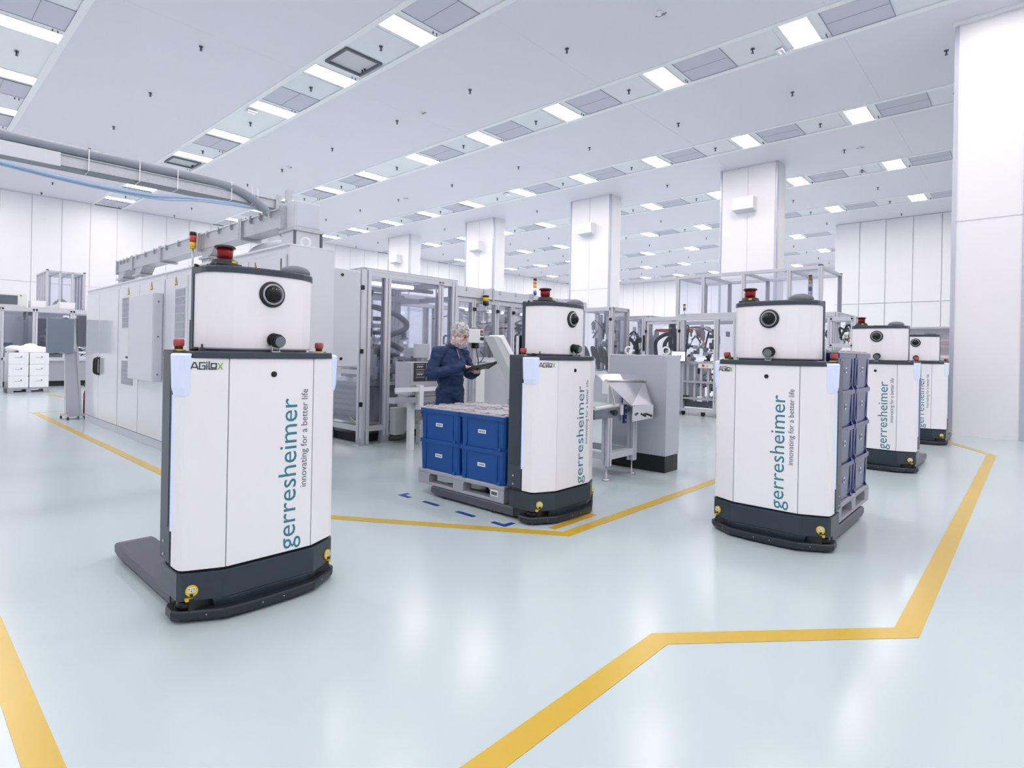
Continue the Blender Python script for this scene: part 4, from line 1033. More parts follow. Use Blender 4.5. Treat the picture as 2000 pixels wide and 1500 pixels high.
MB().tube([(.48,.5,1.36),(.60,.45,1.48),(.74,.45,1.47),(.84,.5,1.36)],.05,10,6).build('hose', HOSE, ma)
MB().tube([(.14,.3,2.42),(.22,.32,2.30),(.28,.34,2.20),(.36,.32,2.40)],.035,8,6).build('hose', HOSED, ma)
rb = MB().cyl((.26,.5,2.35),(.26,.5,2.12),.07,.05).cbox((.24,.45,2.05),(.13,.12,.16)).cyl((.20,.40,1.98),(.16,.38,1.80),.045,.03).build('robot_arm', BLACK, ma)
MB().cbox((.62,.42,1.36),(.10,.12,.16)).cyl((.60,.42,1.37),(.86,.38,1.36),.055,.045,n=12).cyl((.86,.38,1.36),(.95,.37,1.35),.05,.012,n=12).build('gripper_head', HOSED, ma)
MB().cbox((.22,.62,1.66),(.22,.2,.34)).cbox((.20,.5,1.22),(.26,.25,.30)).build('drive_box', GREYM, ma)
MB().cbox((.80,.75,1.15),(.40,.30,.40)).build('feeder_bin', PALE, ma)
MB().tube([(.12,.2,1.55),(.20,.22,1.44),(.30,.2,1.46),(.38,.24,1.52)],.012,6,6).tube([(.95,.3,1.34),(.93,.3,1.15),(.93,.3,1.02)],.012,6,4).build('cable', ORANGE, ma)
MB().box((.05,.10,.88),(1.75,1.85,.94)).build('table_plate', STEEL, ma)
MB().box((.12,.2,.30),(.95,1.0,.86)).build('base_cabinet', mat('base_grey', (150,154,166), .45), ma)
for k in range(5): MB().box((.06,.25,.42+.085*k),(.11,.92,.47+.085*k)).build('louvre', GREYM, ma)
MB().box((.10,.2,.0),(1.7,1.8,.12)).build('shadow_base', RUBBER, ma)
MB().tube([(.06,.5,.42),(.0,.2,.35),(-.0,-.06,.30)],.008,6,6).build('earth_wire', mat('wire_green_yellow', (190,200,90), .5), ma)
clutter(ma, (.10,.12,.94), (.42,.7,1.5), 26, 11, [PALE, GREYM, STEEL, BLACK, ALU, PALE]); clutter(ma, (.45,.10,.94), (1.4,.6,1.30), 60, 12, [PALE, GREYM, STEEL, ALU, GREYD]); clutter(ma, (1.1,1.0,1.0), (1.75,1.8,1.9), 22, 13, [PALE, GREYM, ALU])
clutter(ma, (.12,.3,1.5), (.38,.7,2.0), 6, 14, [PALE, GREYM, ALU, HOSED]); clutter(ma, (-.0,.15,.95), (.12,.9,1.15), 6, 15)
me = text_mesh('JR AUTOMATION', .42, .045, 'lettering'); me.materials.append(mat('print_blue', (96,120,170), .5))
rear = thing('glazed_partition', 'rear glazed partition with reversed blue lettering behind the machine', 'partition', (6.9, 9.6, 0))
put('lettering', lay(me, (.82, -.012, 2.27), (-1,0,0), (0,0,1)), rear)
for x in (0, .9, 1.8, 2.7): post(rear, x, 0, 0, 2.6, .09)
beam(rear, (0,0,2.56), (2.7,0,2.56), .09, .09); beam(rear, (0,0,.9), (2.7,0,.9), .09, .09)
for x in (0, .9, 1.8): pane(rear, (x+.05,-.008,.95), (x+.85,.0,2.51))

# pale feeder unit low in front, with its row of black valves
pf = thing('feeder_unit', 'pale feeder unit with a row of black valves left of the blue crates', 'machine', (5.55, 7.05, 0))
MB().box((.10,.0,.22),(.95,.42,.30)).build('bed', PALE, pf, .006); MB().box((.0,.10,.55),(.85,.45,.86)).build('housing', PALE, pf, .008)
MB().box((-.15,.3,.12),(.16,.44,.55)).build('side_cover', mat('housing_pale', (206,210,212), .4), pf, .01)
MB().box((.15,.05,.0),(.25,.15,.22)).build('leg', PALE, pf); MB().box((.80,.05,.0),(.90,.15,.22)).build('leg', PALE, pf)
for k in range(7):
    x = .18 + .09 * k
    v = MB().cyl((x,.02,.47),(x,.02,.55),.028,n=10).cyl((x,.02,.40),(x,.02,.47),.018,n=8).build('valve', BLACK, pf)
    MB().tube([(x,.02,.40),(x+.03,-.01,.34),(x+.015,.03,.30)],.006,6,5).build('hose', BLACK, v)
MB().box((.12,.0,.30),(.92,.06,.36)).build('manifold', PALE, pf)
for k in range(6): MB().cyl((.12+.11*k,.08,.62),(.12+.11*k,.0,.62),.03,n=10).cyl((.12+.11*k,.0,.62),(.12+.11*k,-.03,.62),.012,n=8).build('fitting', STEEL, pf)
MB().tube([(.05,.1,.52),(-.02,.05,.30),(-.20,.02,.13),(-.40,.1,.12)],.035,8,6).build('drain_hose', BLACK, pf)
MB().tube([(.32,-.05,.06),(.45,-.08,.012),(.6,-.06,.03),(.65,0,.14)],.018,8,6).build('cable', BLACK, pf)
clutter(pf, (.0,.02,.86), (.9,.4,1.02), 12, 21, [PALE, STEEL, ALU, BLACK])

# display cabinet of dark panels and the small monitor behind the worker
dp = thing('display_cabinet', 'steel cabinet with two dark labelled panels behind the worker', 'cabinet', (5.12, 6.62, 0))
MB().box((0,0,.80),(.75,.36,1.28)).build('body', STEEL, dp, .004); MB().box((.05,.05,0),(.13,.13,.80)).build('leg', PALE, dp); MB().box((.62,.05,0),(.70,.13,.80)).build('leg', PALE, dp)
for k, x in enumerate((.06, .30)):
    q = MB().box((x,-.008,1.00),(x+.22,0,1.27)).build('dark_panel', mat('panel_black', (40,42,50), .3), dp)
    w = MB()
    for r_ in range(2):
        for j in range(6): w.box((x+.05+.02*j,-.010,1.20-.11*r_+(j%2)*.008),(x+.062+.02*j,-.008,1.225-.11*r_))
        w.box((x+.03,-.010,1.17-.11*r_),(x+.19,-.008,1.175-.11*r_)).box((x+.04,-.010,1.245-.11*r_),(x+.18,-.008,1.25-.11*r_))
    w.build('print', mat('print_white', (210,212,220), .5), q)
MB().box((-.3,-.05,.70),(.8,.10,.78)).build('conveyor_bed', STEEL, dp); MB().box((-.3,-.08,.86),(.8,-.04,.92)).build('guide_rail', PALE, dp)
for x in (.1, .5): MB().box((x,-.10,.60),(x+.07,.0,.95)).build('bracket', PALE, dp)
mn = thing('monitor', 'grey monitor seen from behind left of the worker', 'monitor', (5.30, 6.75, 1.28))
MB().box((-.0,-.02,.06),(.26,.04,.27)).build('housing', mat('monitor_back', (188,190,198), .4), mn, .006); MB().box((.11,.0,0),(.15,.03,.08)).build('stand', ALU2, mn); MB().box((.05,-.05,0),(.21,.09,.01)).build('base', ALU2, mn)

# ------------------------------------------------------------------ long line behind the worker
mb_ = thing('assembly_line', 'long glazed assembly line with a cable duct along its top', 'machine', (6.85, 7.62, 0))
L = 3.95
MB().box((0,-.06,2.43),(L,.12,2.61)).build('top_duct', mat('duct_paint', (212,215,224), .35, metal=.2), mb_)
for k in range(9): MB().box((.2+.44*k,-.068,2.54),(.225+.44*k,-.06,2.61)).cyl((.212+.44*k,-.06,2.55),(.212+.44*k,-.08,2.55),.016,n=8).build('clip', GREYM, mb_)
for x in (.9, 2.05, 3.3): MB().box((x-.02,-.075,2.40),(x+.02,.13,2.64)).build('flange', GALV, mb_)
px_ = [0.02, .44, 1.05, 1.50, 1.95, 2.55, 3.15, 3.90]
for x in px_: post(mb_, x, .02, 0, 2.42, .10)
for x in (0.02, 1.05, 1.95, 3.15, 3.90): post(mb_, x, 1.8, 0, 2.42, .09)
beam(mb_, (0,.02,2.38), (L,.02,2.38), .09, .08); beam(mb_, (0,1.8,2.38), (L,1.8,2.38), .09, .08); beam(mb_, (0,.02,1.30), (L,.02,1.30), .09, .08); beam(mb_, (0,1.8,1.1), (L,1.8,1.1), .09, .08)
for x in (0.02, 1.95, 3.9): beam(mb_, (x,.02,2.38), (x,1.8,2.38), .08, .08)
for a, c in zip(px_, px_[1:]): pane(mb_, (a+.06,.0,1.35), (c-.06,.01,2.33))
for x in (.44, 1.05, 1.50, 3.15): hinge(mb_, (x,-.05,2.22), (.05,.03,.06))
MB().box((.02,.06,.1),(L-.05,1.7,1.25)).build('base_cabinet', PALE, mb_, .006)
MB().box((.02,.1,1.25),(L-.05,1.75,1.27)).build('table_plate', STEEL, mb_)
for x in (.7, 1.7, 2.8): MB().cyl((x,.9,2.30),(x+.5,.9,2.30),.03,n=8).build('tube_lamp', mat('tube_glow', (255,255,255)), mb_)
MB().tube([(.14,.3,1.3),(.14,.3,2.15),(.2,.3,2.22),(.5,.3,2.22)],.03,8,5).build('pipe', GREYM, mb_)
for (x, s) in ((1.25,1),(1.42,-1),(2.2,1),(2.75,1)):
    MB().tube([(x,.35,1.3),(x+s*.02,.33,1.55),(x+s*.12,.33,1.72),(x+s*.26,.34,1.60),(x+s*.30,.35,1.35)],.04,8,6).build('hose', HOSED, mb_)
clutter(mb_, (.5,.15,1.28), (3.8,1.2,1.75), 70, 31, [PALE, GREYM, ALU, GREYD, HOSED, PALE]); clutter(mb_, (.6,.3,1.7), (3.8,1.5,2.3), 40, 32, [PALE, GREYM, ALU, ALU2])
signal_tower((7.50, 7.50, 2.20), 'dark signal light with a yellow band above the worker', [BLACK, YELLOW], .055, .075, .10)
sb = thing('bracket_arm', 'small steel bracket carrying the dark signal light', 'bracket', (7.50, 7.50, 0)); MB().box((-.05,-.05,2.188),(.05,.09,2.20)).box((-.02,.06,2.0),(.02,.09,2.19)).build('arm', ALU, sb); MB().box((-.06,.05,1.98),(.06,.07,2.02)).build('clamp', ALU, sb)
signal_tower((10.2, 8.6, 2.43), 'slim signal tower with blue white yellow segments over the line', [mat('tower_blue', (40,84,190), .4), WHITE, YELLOW, mat('tower_amber', (226,150,110), .4)], .04, .085, .35)

# infeed with control box, inclined elevator and steel hopper
inf = thing('infeed_elevator', 'white inclined infeed elevator with hopper between worker and robot', 'machine', (6.25, 5.6, 0))
MB().loft([[(.30,-.02,.55),(.44,-.15,.55),(.44,.05,.55),(.30,.15,.55)],[(-.26,.22,1.68),(-.20,.16,1.68),(-.20,.36,1.68),(-.26,.42,1.68)]]).build('side_wall', PALE, inf, .006)
MB().loft([[(.44,-.16,.50),(.52,-.16,.50),(.52,.16,.50),(.44,.16,.50)],[(-.20,.13,1.66),(-.13,.13,1.70),(-.13,.42,1.70),(-.20,.42,1.66)]]).build('edge_rail', WHITE, inf, .006)
MB().box((.30,.25,.55),(1.15,.95,1.30)).build('hopper_body', mat('hopper_white', (226,228,236), .35), inf, .01)
MB().loft([[(.10,-.30,.62),(.45,-.35,.60),(.55,-.05,.60),(.2,.0,.62)],[(.0,-.36,.86),(.45,-.42,.88),(.62,-.05,.88),(.05,.05,.86)]]).build('steel_chute', STEEL, inf)
MB().loft([[(.42,-.32,.64),(.80,-.30,.66),(.80,-.0,.66),(.48,-.0,.64)],[(.42,-.40,.92),(.92,-.36,.98),(.92,.06,.98),(.50,.06,.92)]]).build('steel_chute', STEEL, inf)
MB().capsule((-.28,-.28,.58),(.06,-.34,.76),.055,.06).build('roller_cover', PALE, inf); MB().cyl((.04,-.44,.78),(.06,-.30,.77),.035).build('roller_knob', STEEL, inf)
for (x, y) in ((.0,-.1),(.55,-.1),(1.05,.85),(.35,.85)): MB().prism(prof(x,y,.08),.0,.62).build('leg', PALE, inf)
for s in (0, .07, .14): MB().bar((.16+s,-.2,.62),(.30+s,-.24,.15),.03).build('guide_bar', ALU, inf)
MB().box((-.1,-.18,.12),(1.1,.8,.18)).build('base_frame', PALE, inf)
MB().box((-.20,-.15,.2),(.1,.1,.50)).build('motor_box', GREYM, inf, .01)
clutter(inf, (-.25,-.3,.2), (.5,.2,.58), 22, 71, [PALE, STEEL, GREYM, ALU, BLACK])
for k in range(5): MB().box((.302+.17*k,.243,.60),(.32+.17*k,.25,1.28)).build('panel_rib', WHITE, inf)
MB().box((.28,.20,1.30),(1.15,.26,1.42)).build('hopper_lip', ALU, inf)
cb = thing('control_box', 'pale control box with small red display beside the worker head', 'control box', (6.22, 6.42, 0))
MB().box((-.14,.0,1.585),(.17,.26,1.80)).build('housing', PALE, cb, .006)
kp = MB().box((.095,-.006,1.70),(.155,0,1.785)).build('keypad', INKD, cb); MB().box((.105,-.009,1.76),(.145,-.006,1.777)).build('display', mat('led_red', (220,60,70), .4, emit=(230,50,60), power=.5), kp)
for (x, z) in ((.108,1.725),(.128,1.725),(.108,1.742),(.128,1.742)): MB().cbox((x+.006,-.008,z),(.013,.004,.011)).build('key', PAPER, kp)
MB().cyl((.10,0,1.64),(.10,-.02,1.64),.012).cyl((.10,0,1.665),(.10,-.02,1.665),.012).box((.13,-.012,1.625),(.155,0,1.675)).build('switch', BLACK, cb)
MB().box((-.12,.02,1.80),(.0,.2,1.815)).build('gasket', GREYD, cb); MB().prism(prof(.08,.13,.07),0,1.585).build('post', ALU, cb); MB().box((.02,.03,1.50),(.09,.12,1.585)).build('junction', BLACK, cb)
MB().tube([(.06,.05,1.52),(.05,.02,1.40),(.06,.0,1.28),(.04,.02,1.1)],.009,6,5).tube([(.13,.05,1.46),(.17,.0,1.38),(.12,.02,1.28)],.007,6,5).build('cable', BLACK, cb)
MB().box((-.06,-.05,0),(.22,.31,.012)).build('base_plate', GREYM, cb)

# ------------------------------------------------------------------ grey control cabinet with black plinth
gc = thing('floor_cabinet', 'smooth grey control cabinet on a black plinth beside the steel chute', 'cabinet', (6.49, 3.335, 0))
MB().box((0,0,.205),(.36,.83,1.45)).build('body', mat('cabinet_blue_grey', (196,201,212), .3, metal=.15), gc, .006)
MB().box((.01,.01,0),(.35,.82,.205)).build('plinth', mat('plinth_black', (16,17,21), .4), gc)
MB().box((.22,.006,.01),(.225,.012,.2)).build('plinth_joint', GREYD, gc)
b = MB()
for (y, z) in ((.04,1.42),(.79,1.42),(.04,.24)): b.cyl((0,y,z),(-.006,y,z),.010,n=8)
b.build('screw', GREYM, gc)
for y in (.12, .66): ring_bolt(gc, .2, y, 1.45)

# ------------------------------------------------------------------ short conveyor with folded steel chute
cv_ = thing('outfeed_conveyor', 'aluminium framed outfeed conveyor with shiny folded steel chute', 'conveyor', (5.62, 3.62, 0))
for (x, y) in ((0,0),(.56,0),(0,1.3),(.56,1.3)):
    post(cv_, x, y, .17, .72, .085); foot(cv_, x, y, .05, .18)
for (a, c) in (((0,0,.28),(.56,0,.28)),((0,1.3,.28),(.56,1.3,.28)),((0,0,.28),(0,1.3,.28)),((.56,0,.28),(.56,1.3,.28))): beam(cv_, a, c, .08, .08)
MB().box((-.06,.0,.72),(-.02,1.5,.84)).build('side_plate', STEEL, cv_); MB().box((.56,.0,.72),(.60,1.5,.84)).build('side_plate', STEEL, cv_)
MB().box((-.02,.08,.80),(.56,1.5,.835)).cyl((-.02,.08,.79),(.56,.08,.79),.045,n=14).build('belt', mat('belt_green', (158,186,172), .5), cv_)
MB().box((-.30,-.03,.72),(.24,.03,.83)).build('drive_bracket', mat('drive_metal', (128,134,146), .35, metal=.6), cv_)
MB().box((.22,-.05,.74),(.28,.04,.86)).build('end_block', PAPER, cv_)
MB().cyl((.10,-.03,.775),(.10,-.06,.775),.032,n=14).cyl((.16,-.03,.77),(.02,-.035,.79),.012,n=8).build('knob', BLACK, cv_)
MB().tube([(-.30,-.03,.84),(.26,-.03,.86)],.022,8).build('roller_tube', PALE, cv_)
MB().box((.27,-.06,.64),(.33,-.04,.86)).build('blue_bracket', mat('bracket_blue', (26,40,96), .4), cv_)
b = MB()
for z in (.68,.75,.82): b.cyl((.30,-.06,z),(.30,-.068,z),.010,n=8)
b.build('bolt', STEEL, cv_)
ch = thing('steel_chute', 'folded bright steel chute hood over the conveyor end', 'chute', (5.62, 3.60, 0))
SH = mat('mirror_steel', (214,214,220), .16, metal=.9)
# hood: hipped shape open to the front
T0, T1, M0, M1, B0, B1 = (-.06,.0,1.14), (.80,.0,1.12), (.34,-.02,.86), (1.04,-.04,.90), (.34,-.02,.66), (1.04,-.04,.70)
MB().loft([[(-.08,.02,1.14),(.80,.0,1.12),(.80,.02,1.12),(-.08,.04,1.14)],[(-.04,.16,1.22),(.74,.14,1.20),(.74,.16,1.20),(-.04,.18,1.22)]]).build('top_fold', SH, ch)
MB().loft([[(-.06,.0,1.13),(.34,-.10,.84),(.36,-.08,.84),(-.05,.02,1.13)],[(.80,.0,1.12),(.36,-.10,.845),(.38,-.08,.845),(.80,.02,1.12)]]).build('left_facet', SH, ch)
MB().loft([[(.80,.0,1.12),(.34,-.10,.85),(.35,-.08,.85),(.80,.02,1.12)],[(.805,.0,1.12),(.70,-.16,.845),(.71,-.14,.845),(.81,.02,1.12)]]).build('front_facet', SH, ch)
MB().loft([[(.805,.0,1.12),(.70,-.16,.845),(.71,-.14,.845),(.815,.02,1.12)],[(1.03,.06,.93),(1.03,-.02,.88),(1.04,.0,.88),(1.04,.08,.93)]]).build('right_facet', SH, ch)
MB().loft([[(.34,-.11,.66),(.74,-.16,.68),(.74,-.15,.68),(.35,-.10,.66)],[(.34,-.11,.845),(.74,-.165,.845),(.74,-.155,.845),(.35,-.10,.845)]]).build('lower_front', SH, ch)
MB().loft([[(.74,-.16,.68),(1.03,-.02,.69),(1.03,-.01,.69),(.74,-.15,.68)],[(.74,-.165,.845),(1.04,-.02,.885),(1.04,-.01,.885),(.74,-.155,.845)]]).build('lower_side', SH, ch)
MB().cyl((-.06,.0,1.145),(.80,-.01,1.125),.014,n=10).build('rod', STEEL, ch); MB().ell((-.06,.0,1.145),(.03,.03,.03),10,6).ell((.80,-.01,1.125),(.02,.02,.02),10,6).build('rod_end', STEEL, ch)
MB().box((-.10,-.02,1.0),(-.04,.03,1.14)).build('hinge_plate', PALE, ch)
MB().bar((-.02,-.02,1.08),(.06,-.03,.87),.045,.012).build('strap', mat('strap_pale', (214,216,206), .4), ch)
b = MB()
for (x, z) in ((.46,.75),(.60,.74)): b.cyl((x,-.15,z),(x+.02,-.20,z-.02),.012,n=8).ell((x+.02,-.20,z-.02),(.02,.012,.016),8,6)
b.build('clamp_knob', BLACK, ch)
MB().box((.9,-.02,.68),(1.0,.1,.70)).build('rubber_strip', mat('strip_navy', (30,40,80), .5), ch)
MB().box((.30,.02,.66),(.34,.06,1.0)).box((.98,.02,.70),(1.0,.10,.9)).build('support', STEEL, ch)

# ------------------------------------------------------------------ machines behind the grey cabinet (fronts look towards -X)
mc = thing('tall_enclosure', 'tall narrow glazed enclosure between middle robot and grey cabinet', 'machine', (12.7, 8.1, 0))
for (x, y) in ((0,0),(0,.95),(.75,0),(.75,.95)): post(mc, x, y, 0, 2.66, .10)
for (a, c) in (((0,0,2.62),(0,.95,2.62)),((0,0,2.62),(.75,0,2.62)),((.75,0,2.62),(.75,.95,2.62)),((0,.95,2.62),(.75,.95,2.62)),((0,0,.95),(0,.95,.95)),((0,0,.95),(.75,0,.95))): beam(mc, a, c, .10, .10)
pane(mc, (-.01,.06,1.0),(0,.89,2.56)); pane(mc, (.06,-.01,1.0),(.69,0,2.56)); hinge(mc, (-.06,.0,2.35), (.03,.06,.07))
MB().box((.0,.02,.05),(.73,.93,.92)).build('base_cabinet', GREYM, mc)
post(mc, .3, .55, .95, 2.5, .10); post(mc, .32, .32, .95, 2.45, .07, PALE)
for k in range(3): MB().tube([(.15,.2+.28*k,1.05),(.12,.25+.28*k,1.45),(.14,.42+.26*k,1.62),(.16,.36+.26*k,1.35),(.2,.22+.28*k,1.15)],.05,8,6).build('hose', HOSED, mc)
clutter(mc, (.08,.08,.98),(.7,.88,1.4),28,41,[GREYM,ALU,PALE,HOSED]); clutter(mc, (.15,.1,1.3),(.7,.88,2.4),26,42,[GREYM,ALU2,PALE,HOSED])
ml = thing('link_module', 'low glazed link module joining two machines at centre right', 'machine', (13.9, 7.66, 0))
for (x, y) in ((0,0),(0,1.0),(1.2,0),(1.2,1.0)): post(ml, x, y, 0, 2.5, .10)
for (a, c) in (((0,0,2.46),(0,1.0,2.46)),((0,0,2.46),(1.2,0,2.46)),((1.2,0,2.46),(1.2,1.0,2.46)),((0,1.0,2.46),(1.2,1.0,2.46))): beam(ml, a, c, .10, .09)
pane(ml, (-.01,.06,1.0),(0,.94,2.4)); MB().box((.0,.05,.05),(1.15,.95,.95)).build('base_cabinet', GREYM, ml)
for k in range(2): MB().tube([(.2,.2+.3*k,1.0),(.18,.2+.3*k,1.6),(.2,.45+.3*k,1.9),(.25,.6+.2*k,1.6)],.05,8,6).build('hose', HOSED, ml)
clutter(ml, (.1,.1,1.0),(1.0,.9,2.2),32,43,[GREYM,ALU,PALE,HOSED,GREYD])
md = thing('palletising_cell', 'wide glazed machine cell with an open frame cage on top', 'machine', (13.25, 3.05, 0))
D = 4.4
ys = [0, .75, 1.45, 2.05, 2.5, 3.35, D]
for y in ys: post(md, 0, y, .12, 2.40, .10)
for y in (0, 1.45, 2.5, D): post(md, 2.0, y, 0, 2.40, .10)
beam(md, (0,0,2.36), (0,D,2.36), .11, .10); beam(md, (2.0,0,2.36), (2.0,D,2.36), .10, .10); beam(md, (0,0,1.35), (0,2.5,1.35), .08, .06)
for y in (0, D, 2.05): beam(md, (0,y,2.36), (2.0,y,2.36), .10, .10)
beam(md, (0,0,.14), (0,D,.14), .09, .07)
for a, c in zip(ys, ys[1:]): pane(md, (-.008,a+.06,1.42), (.0,c-.06,2.30))
for y in (3.42, 4.33): hinge(md, (-.06,y,2.05), (.03,.05,.07))
beam(md, (-.03,3.42,2.26), (-.03,4.30,2.26), .05, .06); beam(md, (-.03,3.42,1.3), (-.03,4.30,1.3), .05, .06); post(md, -.03, 3.45, 1.3, 2.26, .06); post(md, -.03, 4.28, 1.3, 2.26, .06)
MB().box((.15,3.55,.2),(1.8,4.3,1.25)).build('base_cabinet', GREYM, md); MB().box((.10,3.4,1.30),(.7,4.2,1.42)).box((.15,3.5,1.42),(.5,3.95,1.58)).build('feeder_pan', PALE, md, .01)
MB().box((.2,3.5,2.05),(.9,4.2,2.12)).build('orange_tray', ORANGE, md); MB().box((.12,4.2,1.3),(.14,4.32,1.95)).build('white_plate', PALE, md); MB().box((-.06,4.36,1.55),(-.02,4.42,1.95)).build('lock_switch', BLACK, md)
for (a, c, z) in ((3.5,3.9,1.55),(3.55,4.15,1.6),(3.6,3.75,1.9)):
    MB().tube([(.15,a,1.4),(.12,a+.05,z+.25),(.14,(a+c)/2,z+.38),(.15,c,z+.2),(.2,c+.02,1.45)],.05,8,6).build('hose', HOSED, md)
chn = MB().box((.25,.40,1.2),(.33,.62,2.28)).build('cable_chain', RUBBER, md)
for k in range(12): MB().box((.235,.44,1.24+.085*k),(.25,.58,1.29+.085*k)).build('chain_link', GREYM, chn)
for k in range(17): MB().prism(prof(.05+.02*(k%2), .5+.17*k, .05), .35, 1.32).build('guide_post', ALU, md)
for z in (1.28, .82, .42): beam(md, (-.02,.2,z), (-.02,3.4,z), .05, .05, GREYM)
MB().box((-.08,2.55,1.16),(-.0,2.9,1.26)).build('push_station', PALE, md); MB().cyl((-.08,2.78,1.22),(-.10,2.78,1.22),.03).build('red_button', mat('button_red', (206,64,60), .4), md); MB().cyl((-.08,2.68,1.21),(-.095,2.68,1.21),.02).build('yellow_button', YELLOW, md)
for k in range(7): MB().cyl((-.02,.3+.5*k,.05),(.02,.3+.5*k,.05),.05,n=12).box((-.03,.26+.5*k,.05),(.03,.34+.5*k,.14)).build('castor', BLACK, md)
MB().box((.1,.1,.2),(1.8,3.5,.36)).build('lower_deck', GREYD, md)
for k in range(9): MB().box((-.04,.3+.36*k,.36),(.06,.42+.36*k,.48)).build('roller_block', PALE if k % 2 else BLACK, md)
clutter(md, (.1,1.2,.4),(.6,3.4,1.3),62,51,[GREYM,ALU,PALE,HOSED,BLACK,GREYD]); clutter(md, (.1,.1,1.4),(1.2,2.4,2.3),55,52,[GREYM,ALU,PALE,HOSED,GREYD,ALU2]); clutter(md, (.2,2.6,1.3),(1.4,4.3,2.2),52,53,[GREYM,ALU2,PALE,HOSED,GREYD]); clutter(md, (.0,1.5,.16),(.5,3.4,.36),16,54,[BLACK,GREYM,PALE,GREYD])
sc_ = thing('touch_screen', 'small lit touch screen behind the grey control cabinet', 'screen', (13.1, 6.25, 0)); MB().box((-.03,-.02,1.30),(.0,.36,1.56)).build('housing', INKD, sc_); MB().box((-.034,-.005,1.315),(-.03,.345,1.545)).build('display', SCREEN, sc_)
MB().box((-.036,.1,1.36),(-.034,.13,1.46)).box((-.036,.16,1.38),(-.034,.19,1.46)).box((-.036,.24,1.36),(-.034,.26,1.44)).build('graphics', GREYD, sc_); MB().prism(prof(.0,.17,.05),0,1.30).build('stand', ALU, sc_)
# cage on top
cg = thing('frame_cage', 'open aluminium frame cage on top of the machine at right', 'cage', (13.25, 3.35, 2.41))
for y in (0, .62, 1.6, 2.55, 3.2):
    post(cg, 0, y, 0, .98, .075)
    post(cg, 1.6, y, 0, .98, .075, ALU2); beam(cg, (0,y,.95), (1.6,y,.95), .07, .06)
for x in (0, 1.6): beam(cg, (x,0,.95), (x,3.2,.95), .07, .07); beam(cg, (x,0,.03), (x,3.2,.03), .07, .06)
for a, c in ((0,.62),(.62,1.6),(1.6,2.55),(2.55,3.2)): pane(cg, (-.006,a+.05,.07),(0,c-.05,.91))
for (x, y) in ((0,0),(0,3.2),(1.6,0)): MB().cbox((x,y,.99),(.08,.08,.02)).build('end_cap', BLACK, cg)
signal_tower((13.3, 3.56, 2.78), 'slim signal tower with coloured segments behind the right robot', [mat('tower_blue', (40,84,190)), WHITE, YELLOW, mat('tower_red', (196,60,50))], .035, .075, .10)
pl_ = thing('pole', 'thin aluminium pole carrying the right signal tower', 'pole', (13.3, 3.56, 2.42)); MB().cyl((0,0,0),(0,0,.36),.014,n=8).build('tube', ALU, pl_); MB().cyl((0,0,0),(0,0,.02),.04,n=10).build('flange', ALU, pl_)
signal_tower((13.2, 6.35, 2.45), 'tiny dark signal tower beside the left edge of the cage', [mat('tower_blue', (40,84,190)), YELLOW], .03, .06, .10)
sd_ = thing('side_module', 'small aluminium machine module behind the right robot load', 'machine', (12.4, 2.55, 0))
for (x, y) in ((0,0),(0,.4),(.6,0),(.6,.4)): post(sd_, x, y, 0, 2.25, .08)
for (a, c) in (((0,0,2.21),(0,.4,2.21)),((0,0,2.21),(.6,0,2.21)),((0,0,1.7),(0,.4,1.7)),((0,.4,2.21),(.6,.4,2.21))): beam(sd_, a, c, .08, .08)
MB().box((.05,.05,.1),(.55,.35,1.6)).build('cabinet_body', GREYM, sd_); MB().tube([(0,-.02,2.1),(.02,-.2,2.02),(.02,-.34,1.75),(.03,-.28,1.5),(.06,.0,1.4)],.02,8,6).build('hose', BLUEC, sd_)
clutter(sd_, (.05,.03,1.62),(.55,.37,2.15),8,55,[PALE,GREYM,GREYD])

# ------------------------------------------------------------------ machine at the far left and its pallets
lm = thing('packing_machine', 'glazed packing machine with stainless base at the far left', 'machine', (1.6, 24.6, 0))
LL = 5.2
MB().box((0,.05,.18),(LL,1.8,.86)).build('base', STEEL, lm); MB().box((.1,.1,0),(LL-.1,1.7,.18)).build('plinth', RUBBER, lm)
pxs = [0, 1.0, 1.85, 2.85, 3.9, LL]
for x in pxs: post(lm, x, 0, .0, 2.60, .13)
for x in pxs[::2]: post(lm, x, 1.8, 0, 2.60, .12, ALU2)
beam(lm, (0,0,2.55), (LL,0,2.55), .13, .14); beam(lm, (0,0,.92), (LL,0,.92), .13, .12); beam(lm, (0,1.8,2.55), (LL,1.8,2.55), .12, .12)
for a, c in zip(pxs, pxs[1:]): pane(lm, (a+.08,-.01,1.0), (c-.08,.0,2.46))
MB().box((0,1.75,.9),(2.9,1.78,2.5)).build('back_wall', mat('back_slate', (196,200,210), .5), lm)
MB().box((2.0,.6,.95),(2.35,1.2,2.3)).build('inner_cabinet', mat('inner_slate', (120,128,142), .45), lm)
for k in range(4): MB().tube([(2.35+.2*k,.3,1.5),(2.3+.22*k,.28,2.0),(2.5+.2*k,.3,2.30),(2.75+.15*k,.35,2.15),(2.8+.14*k,.4,1.6)],.055,8,6).build('hose', HOSED, lm)
clutter(lm, (1.95,.1,.95),(3.8,.9,1.9),66,61,[PALE,STEEL,GREYM,BLACK,HOSED,PALE]); clutter(lm, (.1,.1,2.1),(3.8,1.2,2.45),14,62,[PALE,STEEL,GREYD]); clutter(lm, (3.0,.1,.95),(5.0,.9,1.5),20,63,[PALE,STEEL,GREYM,BLACK])
MB().cyl((1.2,.4,.95),(1.2,.4,1.35),.14).build('drum', STEEL, lm); MB().cyl((1.2,.4,1.35),(1.2,.4,1.45),.15).build('drum_lid', mat('lid_blue', (52,96,150), .4), lm)
